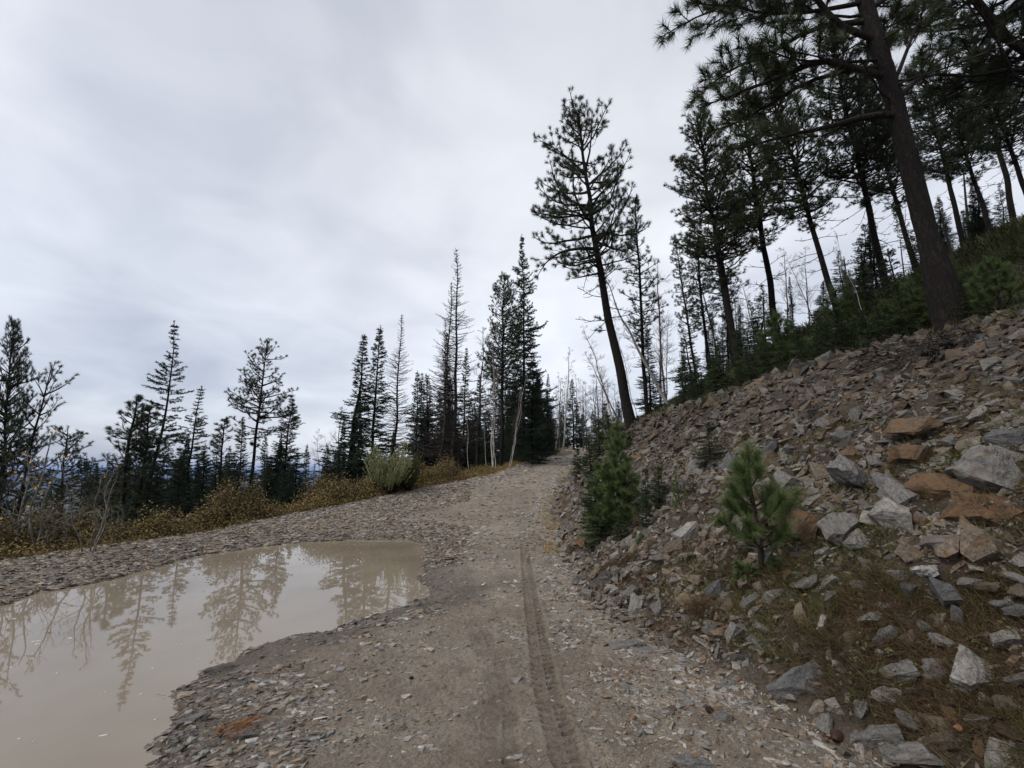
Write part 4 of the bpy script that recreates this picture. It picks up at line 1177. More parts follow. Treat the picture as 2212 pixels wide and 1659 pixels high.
def _pine(seed, H, R, crown0=0.4, width=0.2, shape=1.0, curve=0.0, spacing=0.30, dens=1.0, extra=(), tuft=0.10, needle_n=420, nl=0.11, nw=0.009, dead_low=True, top_round=0.35, lean=(0, 0), flare=1.25, per=3, twigk=1.0, trunk_n=12, avoid=None, barkk=0.10):
    r = np.random.default_rng(seed); T = Tree()
    K = 14; hs = np.linspace(0, 1, K)
    cx = np.cumsum(r.normal(0, 0.0022, K)) * H; cy = np.cumsum(r.normal(0, 0.0022, K)) * H
    cx -= cx[0]; cy -= cy[0]
    cx = cx + curve * H * np.sin(hs * math.pi * 0.9)
    tp = np.stack([cx - (cx[-1]) * hs, cy - cy[-1] * hs, hs * H], -1)
    tp[0, 2] -= 0.35
    rad = R * (1 - hs) ** 0.80 + 0.015; rad[0] *= flare; rad[1] *= 1.0
    def at(h): return np.array([np.interp(h, hs * H, tp[:, k]) if k < 2 else h for k in range(3)])
    h = crown0 * H
    while h < H * 0.985:
        f = max(0.0, (h / H - crown0) / (1 - crown0))
        prof = min(1.0, (f / 0.18) ** 0.7 if f < 0.18 else 1.0) * ((1 - f) ** shape * (1 - top_round) + top_round * math.sqrt(max(0, 1 - f ** 4)))
        for k in range(r.integers(max(1, per - 1), per + 2)):
            if r.random() > dens: continue
            az = r.uniform(0, 2 * math.pi); L = width * H * prof * r.uniform(0.55, 1.15)
            if avoid and h < H * avoid[2] and math.radians(avoid[0]) < az < math.radians(avoid[1]): continue
            if L < 0.15: L = 0.15
            el = math.radians(r.normal(2 + 42 * f ** 1.5, 10))
            pine_limb(T, r, at(h + r.uniform(-0.1, 0.1)), az, el, L, 0.012 + 0.018 * L, tuft, twigk=twigk)
        h += spacing * r.uniform(0.7, 1.3)
    if dead_low:
        for k in range(int(12 * dens) + 4):
            hh = r.uniform(crown0 * 0.55, crown0 + 0.15) * H
            pine_limb(T, r, at(hh), r.uniform(0, 6.28), math.radians(r.normal(-8, 12)), width * H * r.uniform(0.2, 0.6), 0.016, dead=True, lift=0.05)
    for (hf, az, el, L, rr, lift, tk) in extra:
        pine_limb(T, r, at(hf * H), math.radians(az), math.radians(el), L, rr, tuft, lift=lift, twigk=tk)
    T.tip(at(H) - np.array([0, 0, 0.2]), at(H) + np.array([0, 0, 0.05]))
    return finish(T, tp, rad, r, dict(per_m=needle_n, L=nl, W=nw, lo=18, hi=78), (M_bark, M_limb, M_pine), bark=barkk, n=trunk_n), H

def make_spruce(seed, H, R, width=0.16, droop=0.25, spacing=0.2, per=5, crown0=0.04, needle_n=95, nl=0.085, nw=0.028, gaps=0.1, bare=False, mats=None, ragged=0.3, sap=False, tw=0.13):
    r = np.random.default_rng(seed); T = Tree()
    K = 10; hs = np.linspace(0, 1, K); wob = np.cumsum(r.normal(0, 0.004, (K, 2)), axis=0) * H
    wob -= wob[0]; wob -= wob[-1] * hs[:, None]
    tp = np.stack([wob[:, 0], wob[:, 1], hs * H], -1); tp[0, 2] -= 0.3
    rad = R * (1 - hs) ** 0.9 + 0.006
    h = crown0 * H
    while h < H * 0.99:
        f = h / H; base = np.array([np.interp(h, hs * H, tp[:, 0]), np.interp(h, hs * H, tp[:, 1]), h])
        prof = (1 - f) ** 0.85 * (0.75 + 0.25 * math.sin(h * 2.1 + seed)) * min(1, 0.55 + f * 3)
        for k in range(per):
            if r.random() < gaps: continue
            az = r.uniform(0, 2 * math.pi); L = max(0.10, width * H * prof * r.uniform(1 - ragged, 1 + ragged * 0.7))
            el = math.radians((-22 if not bare else -8) * (1 - f) * (droop / 0.25) + 40 * f ** 3 + r.normal(0, 7))
            n = max(3, int(L / 0.22)); pts = walk(base, azdir(az, el), L, n, r, 0.08, 0.16 if not bare else 0.25)
            T.stick(pts, (0.006 if not bare else 0.010) + 0.010 * L, 0.003 if not bare else 0.006)
            if not bare:
                for i in range(n):
                    if i >= n * 0.15: T.tip(pts[i], pts[i + 1])
            steps = max(2, int(L / tw)); sgn = 1
            for q in range(steps):
                t = 0.2 + 0.8 * (q + 0.4) / steps; i = min(int(t * n), n - 1); b = pts[i] + (pts[i + 1] - pts[i]) * (t * n - i)
                d = nrm(pts[i + 1] - pts[i]); side = nrm(np.cross(d, [0, 0, 1.0])) * sgn; sgn = -sgn
                l2 = (0.10 + 0.30 * L * (1 - t)) * r.uniform(0.6, 1.2)
                if bare and r.random() < 0.25: continue
                dd = nrm(d * 0.8 + side * 0.75 + np.array([0, 0, r.normal(-0.12, 0.15) if not bare else r.normal(0.1, 0.25)]))
                e_ = b + dd * l2; T.stick([b, e_], 0.005 if not bare else 0.007, 0.0025 if not bare else 0.004)
                if not bare: T.tip(b, e_)
                elif l2 > 0.2:
                    for w in range(2):
                        bb = b + (e_ - b) * r.uniform(0.3, 0.9); T.stick([bb, bb + nrm(dd + r.normal(0, 0.6, 3)) * l2 * 0.45], 0.003, 0.002)
        h += spacing * r.uniform(0.75, 1.25)
    if not bare: T.tip(np.array([0, 0, H - 0.25]), np.array([0, 0, H + 0.05]))
    mats = mats or (M_bark, M_limb, M_spruce)
    return finish(T, tp, rad, r, None if bare else dict(per_m=needle_n, L=nl, W=nw, lo=25, hi=70), mats, n=8, bark=0.04, tsub=3, sides=3,
                  names=('trunk', 'branches', 'needles')), H

def grow(T, r, p, d, L, rad, depth, spread=0.6, lift=0.1, minr=0.0036):
    n = max(2, int(L / 0.3)); pts = walk(p, d, L, n, r, 0.10, lift * 0.3)
    T.stick(pts, rad, rad * 0.62)
    if depth == 0: T.tip(pts[-2], pts[-1]); return
    for k in range(2 + (r.random() < 0.7) + (depth >= 2)):
        t = r.uniform(0.35, 1.0) if k else 1.0; i = min(int(t * n), n - 1); b = pts[i] + (pts[i + 1] - pts[i]) * (t * n - i)
        dd = nrm(nrm(pts[i + 1] - pts[i]) + r.normal(0, spread, 3) * np.array([1, 1, 0.6]) + np.array([0, 0, lift]))
        grow(T, r, b, dd, L * r.uniform(0.55, 0.8), max(minr, rad * 0.55), depth - 1, spread, lift, minr)

def make_birch(seed, H, R, stems=1, splay=0.12, leafy=False, mats=None, start=0.35, bl=0.13, bend=0.04, depth=3, ntw=1.0):
    r = np.random.default_rng(seed); T = Tree(); Vs = []
    for s_ in range(stems):
        a = r.uniform(0, 6.28) if stems > 1 else 0; K = 10; hs = np.linspace(0, 1, K); h1 = H * r.uniform(0.72, 1.0) if s_ else H
        off = np.array([math.cos(a), math.sin(a)]) * (splay * H if stems > 1 else 0)
        w = np.cumsum(r.normal(0, bend * 0.35, (K, 2)), axis=0) * H * 0.35; w -= w[0]
        if stems == 1: w -= w[-1] * hs[:, None]
        rad = R * (0.75 if s_ else 1) * (1 - hs) ** 0.75 + 0.006
        tp = np.stack([w[:, 0] + off[0] * hs ** 0.8 + 0.10 * math.cos(a) * (stems > 1), w[:, 1] + off[1] * hs ** 0.8 + 0.10 * math.sin(a) * (stems > 1), hs * h1], -1); tp[0, 2] -= 0.2
        Vs.append(tube(tp, rad, 8, 0.03, seed + s_, 4))
        nb = int(h1 * (1 - start) / 0.26 * ntw)
        for k in range(nb):
            t = start + (1 - start) * (k + r.random()) / nb; b = np.array([np.interp(t, hs, tp[:, q]) for q in range(3)])
            L = bl * H * (1.15 - t) ** 0.8 * r.uniform(0.6, 1.2)
            grow(T, r, b, azdir(r.uniform(0, 6.28), math.radians(r.uniform(20, 55))), L * 0.55, 0.004 + 0.010 * L, depth, 0.5, 0.12)
    V, F, _ = joined(Vs)
    mats = mats or (M_birch, M_birchtwig, M_yellow)
    out = [('trunk', new_mesh('trunk', V, F, mats[0], True))]
    a = T.st; V, F = seg_mesh([x[0] for x in a], [x[1] for x in a], [x[2] for x in a], [x[3] for x in a], 3)
    out.append(('twigs', new_mesh('twigs', V, F, mats[1], True)))
    if leafy:
        k = r.random(len(T.tips)) < leafy; tips = np.array([t_[1] for t_ in T.tips])[k]
        V, F = diamonds(tips, r.normal(0, 1, (len(tips), 3)), 0.06, 0.05, r); out.append(('leaves', new_mesh('leaves', V, F, mats[2])))
    return out, H

def make_stub(seed, H, R):
    r = np.random.default_rng(seed); T = Tree()
    tp = np.array([[0, 0, -0.3], [0.02, 0, H * 0.3], [0, 0.03, H * 0.7], [0.03, 0, H]]); rad = [R * 1.15, R, R * 0.8, R * 0.45]
    for k in range(7):
        pine_limb(T, r, np.array([0, 0, r.uniform(0.35, 0.95) * H]), r.uniform(0, 6.28), r.uniform(-0.2, 0.5), r.uniform(0.2, 0.7), 0.018, dead=True)
    out = finish(T, tp, rad, r, None, (M_dead, M_deadlimb, None), n=9, bark=0.2, tsub=6)
    return out, H

# kinds, each built once
ARCH = {}
def arch(name, fn, *a, **k):
    ARCH[name] = fn(*a, **k)
PN = dict(needle_n=370, nl=0.135, nw=0.0115, tuft=0.11)
arch('pine_a', make_pine, 1, 13, 0.125, 0.33, 0.20, 0.7, 0.004, 0.22, 1.0, per=5, twigk=1.1, **PN)
arch('pine_b', make_pine, 2, 13, 0.12, 0.36, 0.17, 0.6, -0.004, 0.21, 1.0, per=5, twigk=1.1, **PN)
arch('pine_c', make_pine, 3, 13, 0.125, 0.34, 0.20, 0.8, 0.0, 0.23, 1.0, per=5, twigk=1.1, **PN)
arch('pine_thin', make_pine, 4, 11, 0.085, 0.30, 0.13, 0.9, 0.004, 0.25, 0.95, per=4, twigk=1.0, **PN)
arch('pine_bush', make_pine, 5, 9, 0.11, 0.10, 0.19, 0.9, 0.01, 0.24, 1.0, dead_low=False, per=4, twigk=1.1, **PN)
arch('pine_airy', make_pine, 7, 13, 0.10, 0.50, 0.19, 0.75, 0.004, 0.33, 0.9, per=4, twigk=1.0, **PN)
arch('pine_sparse', make_pine, 6, 9, 0.085, 0.42, 0.22, 0.35, 0.03, 0.62, 0.8, **PN)
arch('spruce_a', make_spruce, 11, 12, 0.10, 0.17, gaps=0.05, spacing=0.16, per=6)
arch('spruce_b', make_spruce, 12, 12, 0.10, 0.135, gaps=0.06, spacing=0.17, per=6)
arch('spruce_c', make_spruce, 13, 12, 0.10, 0.21, gaps=0.03, ragged=0.45, spacing=0.15, per=6)
arch('spruce_open', make_spruce, 14, 12, 0.085, 0.20, gaps=0.15, ragged=0.4, spacing=0.21, per=5)
arch('snag_a', make_spruce, 15, 12, 0.085, 0.18, bare=True, mats=(M_dead, M_deadlimb, None), gaps=0.1, spacing=0.16, per=6)
arch('snag_b', make_spruce, 16, 12, 0.075, 0.15, bare=True, mats=(M_dead, M_deadlimb, None), gaps=0.15, spacing=0.18, ragged=0.6, per=6)
arch('birch_a', make_birch, 21, 9, 0.07, ntw=0.9)
arch('birch_b', make_birch, 22, 9, 0.036, bl=0.17, bend=0.10)
arch('birch_clump', make_birch, 23, 8, 0.034, 4, 0.035, ntw=0.7, bend=0.09)
arch('birch_fine', make_birch, 24, 8, 0.05, bl=0.22, start=0.25, mats=(M_birchtwig, M_birchtwig, None), ntw=0.9)
arch('stub', make_stub, 25, 6, 0.10)
arch('sap_spruce', make_spruce, 31, 1.6, 0.022, 0.27, 0.12, 0.07, 5, 0.02, 420, 0.030, 0.010, 0.03, mats=(M_limb, M_limb, M_youngspruce), tw=0.045)
arch('sap_spruce_b', make_spruce, 32, 1.6, 0.022, 0.33, 0.3, 0.09, 5, 0.02, 400, 0.030, 0.010, 0.08, mats=(M_limb, M_limb, M_youngspruce), ragged=0.45, tw=0.05)

def make_sapling_pine(seed, H, width=0.42, nl=0.13, nw=0.0032, dens=1.0, whorls=6, per=5, nn=1500, low=0.12):
    r = np.random.default_rng(seed); T = Tree()
    hs = np.linspace(0, 1, 7); w = np.cumsum(r.normal(0, 0.012, (7, 2)), axis=0) * H; w -= w[0]
    tp = np.stack([w[:, 0], w[:, 1], hs * H], -1); tp[0, 2] -= 0.12
    rad = 0.020 * H * (1 - hs) + 0.006
    for k in range(whorls):
        f = low + (1 - low) * k / whorls; b = np.array([np.interp(f, hs, tp[:, q]) for q in range(3)])
        a0 = r.uniform(0, 6.28)
        for j in range(per):
            if r.random() > dens: continue
            L = width * H * (1 - f) ** 0.75 * r.uniform(0.7, 1.15); az = a0 + j * 6.28 / per + r.normal(0, 0.25)
            n = 5; pts = walk(b, azdir(az, math.radians(12 + 40 * f)), L, n, r, 0.09, 0.30)
            T.stick(pts, 0.010, 0.004)
            for i in range(2, n): T.tip(pts[i], pts[i + 1])
            if L > 0.16 * H:
                for q in range(3):
                    i = r.integers(2, n); d = nrm(nrm(pts[i] - pts[i - 1]) + r.normal(0, 0.5, 3) + np.array([0, 0, 0.25])); e_ = pts[i] + d * L * 0.33
                    T.stick([pts[i], e_], 0.005, 0.003); T.tip(pts[i] + (e_ - pts[i]) * 0.3, e_)
    T.tip(tp[-2], tp[-1] + np.array([0, 0, 0.03]))
    return finish(T, tp, rad, r, dict(per_m=nn, L=nl, W=nw, lo=22, hi=62, up=0.15), (M_limb, M_limb, M_young), ('stem', 'branches', 'needles'), n=8, bark=0.05, tsub=3), H
arch('sap_pine', make_sapling_pine, 41, 1.3, nn=1000, nw=0.0045)
arch('sap_pine_b', make_sapling_pine, 42, 1.3, 0.34, nn=800, whorls=5)

OBJ_SEQ = []
def plant(kind, base, height, label, cat='tree', name=None, lean=(0.0, 0.0), width=1.0, yaw=None, group=None, parts=None):
    prts, H0 = parts or ARCH[kind]
    name = name or {'p': 'pine_tree', 's': 'spruce_tree', 'b': 'birch_tree'}[kind[0]]
    s_ = height / H0
    root = bpy.data.objects.new(name, None); COL.objects.link(root)
    yaw = random.uniform(0, 6.28) if yaw is None else yaw
    Rz = Matrix.Rotation(yaw, 4, 'Z')
    up = Vector((lean[0], lean[1], 1)).normalized()
    Rl = Vector((0, 0, 1)).rotation_difference(up).to_matrix().to_4x4()
    root.matrix_world = Matrix.Translation(Vector(base)) @ Rl @ Rz @ Matrix.Diagonal((s_ * width, s_ * width, s_, 1))
    root['label'] = label; root['category'] = cat
    if group: root['group'] = group
    for pn, me in prts:
        o = bpy.data.objects.new(pn, me); COL.objects.link(o); o.parent = root
    return root

def tree_px(kind, ub, Y, ut, vt, label, width=1.0, dz=0.0, **kw):
    """foot under picture column ub at depth Y, top at picture point (ut, vt)"""
    z = 1.0; x = 0
    for _ in range(12):
        x = xu(ub, Y, z); z = float(gh(x, Y)[0]) + dz
    zt = zv(vt, Y); xt = xu(ut, Y, zt)
    h = zt - z
    L = math.hypot(h, xt - x)
    PLACED_T.append((x, Y, z, label))
    return plant(kind, (x, Y, z), L, label, lean=((xt - x) / h, 0.0), width=width, **kw)
PLACED_T = []

# -- the big leaning pine at the end of the bank
hero = make_pine(61, 11.5, 0.155, 0.42, 0.24, 0.55, -0.012, 0.29, 0.95, per=3, needle_n=480, nl=0.13, nw=0.0095, tuft=0.12, top_round=0.45, twigk=1.15,
    extra=((0.53, 182, 8, 2.5, 0.075, -0.10, 1.6), (0.50, 188, -18, 1.6, 0.03, 0.1, 0.6), (0.78, 178, 35, 2.2, 0.05, 0.0, 1.3), (0.60, 185, 10, 2.2, 0.04, 0.05, 1.4),
           (0.66, 175, 12, 2.0, 0.04, 0.05, 1.4), (0.56, 40, 45, 1.4, 0.045, 0.1, 1.2), (0.30, 200, 10, 0.4, 0.012, 0.1, 1.6), (0.28, 170, -5, 0.4, 0.012, 0.1, 1.6)), trunk_n=18)
tree_px('p', 1364, 14, 1250, 240, 'tall leaning pine at the end of the stone bank with one long arching limb', parts=hero, name='pine_tree', yaw=0.0, width=1.0)

# -- the thick pine whose top leaves the picture
big = make_pine(62, 17, 0.112, 0.25, 0.17, 0.3, 0.004, 0.32, 0.9, avoid=(205, 335, 0.7), barkk=0.28, needle_n=520, nl=0.16, nw=0.009, tuft=0.16, trunk_n=40, twigk=1.15, per=4, flare=1.9, dead_low=True,
    extra=((0.185, 186, 6, 2.4, 0.060, -0.05, 1.2), (0.222, 184, 20, 2.8, 0.070, -0.08, 1.7), (0.232, 176, 4, 2.5, 0.05, 0.02, 1.7), (0.26, 190, 12, 2.6, 0.06, -0.03, 1.7), (0.28, 172, 25, 2.8, 0.06, 0.0, 1.6), (0.30, 185, 10, 2.6, 0.05, 0, 1.6),
           (0.195, 15, 55, 1.7, 0.045, 0.1, 1.0), (0.21, -12, 48, 1.6, 0.035, 0.05, 1.0), (0.25, 20, 30, 1.8, 0.04, 0.1, 1.3), (0.33, 185, 18, 2.7, 0.06, 0, 1.6), (0.36, 172, 12, 3.0, 0.05, 0, 1.5), (0.29, 5, 25, 2.2, 0.04, 0, 1.5), (0.24, 195, -12, 2.2, 0.035, 0.0, 1.6)))
tree_px('p', 2063, 7.2, 1555, -1060, 'massive dark pine with plated bark standing at the top of the bank', parts=big, name='pine_tree', yaw=0.0)
# -- pine outside the right edge with limbs reaching in
rp = make_pine(63, 14, 0.13, 0.21, 0.20, 0.35, 0.0, 0.26, 1.0, needle_n=520, nl=0.15, nw=0.0085, tuft=0.15, trunk_n=18, per=4, twigk=1.2,
    extra=((0.24, 172, 42, 3.0, 0.08, 0.05, 1.6), (0.225, 184, 14, 2.6, 0.050, -0.08, 1.0), (0.20, 190, 8, 2.4, 0.03, 0.0, 0.7), (0.45, 165, 35, 3.0, 0.06, 0.0, 1.6), (0.50, 190, 30, 3.0, 0.06, 0.0, 1.6)))
tree_px('p', 2330, 8.6, 2060, -760, 'dark pine reaching long limbs into the picture at its upper corner', parts=rp, name='pine_tree', yaw=0.0, width=1.2)

T_ = tree_px
T_('pine_thin', 1400, 16, 1372, 430, 'slim straight pine just behind the tall leaning pine', 1.0)
T_('pine_a', 1600, 12.8, 1505, 246, 'broad pine with a twisted dead stem against its foot', 1.12)
T_('pine_thin', 1534, 16, 1498, 480, 'thin pine whose crown touches the broad pine', 1.15)
T_('pine_thin', 1508, 18, 1460, 520, 'thinnest pine in the group left of the broad pine', 1.0)
T_('pine_b', 1679, 14, 1600, 195, 'straight tall pine between the broad pine and the bare birch', 1.15)
T_('pine_c', 1813, 12.2, 1650, 150, 'dark pine leaning hard with its trunk bare to half height', 0.95)
T_('pine_a', 1922, 12.6, 1790, 60, 'pine with a thick bare trunk behind the green thicket', 1.0)
T_('pine_b', 2144, 15, 2040, 190, 'pine on the upper slope with a bare lower trunk', 1.2)
T_('pine_a', 2238, 15.5, 2110, 120, 'pine on the upper slope partly cut by the frame', 1.15)
T_('pine_thin', 1996, 17, 1928, 440, 'thin pine behind the massive plated pine', 1.1)
T_('pine_a', 1985, 18, 1860, 170, 'pine standing back just before the massive plated pine', 1.0)
T_('pine_c', 2085, 19, 1985, 120, 'pine standing back just past the massive plated pine', 1.0)
T_('pine_b', 2195, 20, 2090, 30, 'tall pine standing back in the upper corner', 1.0)
T_('pine_thin', 1585, 20, 1530, 420, 'slim pine standing back by the broad pine', 1.3)
T_('stub', 2070, 12, 2031, 455, 'broken dead trunk with short stubs close to the massive pine', name='dead_tree', width=1.0)
T_('birch_b', 1886, 8.2, 1805, 500, 'small white birch with black rings rooted at the top of the rubble', 0.62, name='birch_tree')
T_('birch_fine', 1915, 9.0, 1870, 560, 'grey crooked sapling beside the small white birch', 0.5, name='birch_tree')
T_('birch_a', 1446, 15, 1300, 590, 'white birch leaning far over behind the slim pine', 1.3)
T_('birch_b', 1376, 17, 1330, 700, 'pale birch stem right behind the foot of the leaning pine', 0.8)
T_('birch_a', 1330, 22, 1258, 700, 'bare birch with drooping twigs over the road bend', 1.2)
T_('birch_fine', 1345, 20, 1262, 760, 'bare leaning birch with dense fine twigs beyond the leaning pine', 1.3)
T_('birch_a', 1476, 17, 1470, 690, 'straight white birch stem below the thin pines', 0.7)
T_('birch_fine', 1440, 18, 1420, 640, 'fine bare tree filling the gap beside the slim pine', 1.3)
T_('birch_fine', 1560, 17, 1500, 560, 'leafless tree with purplish twigs before the broad pine', 1.2)
T_('birch_fine', 1640, 19, 1600, 600, 'leafless tree between two straight pine trunks', 1.1)
T_('birch_fine', 1770, 15, 1700, 560, 'bare wiry tree beside the hard leaning pine', 0.9)
T_('spruce_b', 1712, 15, 1705, 598, 'small spruce standing alone against the sky between pine trunks', 1.0, dz=-0.2)
T_('pine_thin', 1640, 22, 1618, 650, 'small background pine low between two trunks', 1.4)
T_('spruce_open', 1640, 14, 1625, 745, 'young open spruce at the top of the bank by the straight pine', 1.3, dz=-0.1)
T_('spruce_b', 1545, 14, 1540, 770, 'low spreading spruce under the broad pine', 2.0)

# -- trees along the outer edge of the road, from the puddle side to the bend
T_('pine_c', -40, 17, 30, 697, 'dark bushy pine cut by the edge beside the leaning bare trunk', 0.58, dz=-1.5)
T_('pine_sparse', 5, 14, 110, 800, 'nearly bare pine leaning over with tufts only at its top', 0.8, yaw=2.8)
T_('pine_airy', 100, 17, 147, 922, 'small lopsided pine in front of the blue valley', 1.2, dz=-1.0)
T_('pine_bush', 235, 22, 296, 858, 'dense dark pine pressed against the tallest outer spruce', 1.25)
T_('pine_bush', 262, 23, 325, 880, 'second dense pine hidden in the tallest outer spruce', 1.2)
T_('spruce_open', 298, 26, 376, 696, 'tallest outer spruce with long level boughs', 1.15)
T_('spruce_c', 300, 25, 330, 960, 'broad dark spruce skirt under the tallest outer spruce', 1.3)
T_('spruce_open', 388, 26, 436, 836, 'ragged slim spruce with a bare reddish lower trunk', 1.5)
T_('pine_thin', 458, 34, 486, 906, 'small round headed pine far down the slope', 1.6)
T_('spruce_a', 500, 30, 524, 902, 'pointed spruce just before the tall single pine', 1.3)
T_('pine_airy', 522, 30, 579, 738, 'tall single pine with a long dead limb over the brush', 1.1)
T_('spruce_c', 605, 30, 631, 850, 'wide dark spruce right after the tall single pine', 1.45)
T_('spruce_a', 560, 34, 573, 930, 'narrow spruce hidden between the single pine and the wide spruce', 1.0)
T_('spruce_a', 660, 40, 664, 960, 'little spruce at the skirt of the wide spruce', 1.2)
T_('birch_b', 682, 34, 690, 930, 'bare white birch alone in the bright gap', 1.1)
T_('spruce_a', 702, 38, 706, 958, 'tiny spruce standing in the bright gap', 1.6)
T_('birch_fine', 715, 33, 740, 880, 'bare thin birch at the foot of the twin spruces', 1.1)
T_('spruce_b', 745, 30, 787, 724, 'first of the twin slender spruces', 1.65)
T_('spruce_a', 798, 30, 822, 705, 'second and taller of the twin slender spruces', 1.30)
T_('snag_a', 845, 30, 867, 679, 'bare dead spruce with fine upturned twigs', 1.25)
T_('spruce_a', 920, 32, 921, 808, 'shorter spruce between the bare dead one and the dark group', 1.7)
T_('snag_b', 944, 29, 975, 608, 'lesser of the two very tall dead spires', 1.3)
T_('snag_b', 974, 29, 984, 535, 'tallest dead spire in the dark group', 1.3)
T_('snag_a', 955, 31, 962, 690, 'dead spruce packed between the two tall spires', 1.2)
T_('spruce_b', 1004, 32, 1008, 752, 'spruce crowding behind the tallest dead spire', 1.1)
T_('spruce_b', 962, 34, 966, 720, 'green spruce behind the feet of the dead spires', 1.0)
T_('birch_b', 1008, 26, 1012, 840, 'peeling white birch at the grassy road edge', 0.8)
T_('birch_fine', 1030, 30, 1043, 705, 'fine bare birch top between dead spires and dark pine', 1.1)
T_('pine_b', 1082, 27, 1088, 597, 'dark full pine standing over the birch clump', 0.95)
T_('spruce_c', 1131, 30, 1127, 509, 'tallest spruce of the group with a narrow pointed top', 0.85)
T_('spruce_c', 1150, 28, 1150, 760, 'low wide spruce at the base of the tallest spruce', 1.5)
T_('birch_clump', 1070, 25.5, 1080, 735, 'clump of white birch stems spreading at the road edge', 0.9)
T_('birch_clump', 1100, 26, 1132, 790, 'second birch clump leaning toward the road', 0.7)
T_('birch_a', 1050, 27, 1046, 900, 'short birch pole in the roadside grass', 0.7)
T_('birch_clump', 1198, 38, 1206, 800, 'white birches with a crooked foot at the road bend', 0.9)
T_('birch_a', 1214, 40, 1232, 748, 'bare birch leaning right above the road bend', 1.1)
T_('spruce_a', 1240, 46, 1236, 818, 'dark round topped spruce at the road bend', 1.7)
T_('spruce_b', 1186, 40, 1184, 808, 'narrow spruce just short of the road bend', 1.3)

def woods():      # the wood far down the slope, read as one mass
    r = np.random.default_rng(77); parts = []
    for i in range(620):
        Y = r.uniform(50, 230); X = r.uniform(-1.25 * Y - 10, -0.02 * Y); 
        if X > np.interp(min(Y, 90), LE_Y, LE_X) - 22: continue
        z = float(gh(X, Y)[0]); H = r.uniform(7, 15)
        m_ = 420; t = r.uniform(0, 1, m_) ** 0.8; a = r.uniform(0, 6.28, m_); w_ = H * 0.17 * (1 - t) + 0.1
        P = np.stack([X + np.cos(a) * w_ * 0.15, Y + np.sin(a) * w_ * 0.15, z + 0.5 + t * (H - 0.5)], -1)
        D = np.stack([np.cos(a), np.sin(a), r.normal(-0.25, 0.2, m_)], -1)
        parts.append(blades(P, D, w_ * r.uniform(0.7, 1.15, m_), 0.40, r))
        if i % 2 == 0: parts.append((np.array([[X - .12, Y, z], [X + .12, Y, z], [X, Y, z + H]]), np.array([[0, 1, 2]])))
    V, F, _ = joined(parts)
    obj('woods', new_mesh('woods', V, F, M_spruce), kind='stuff', label='dark conifer wood covering the slope down to the valley')
woods()

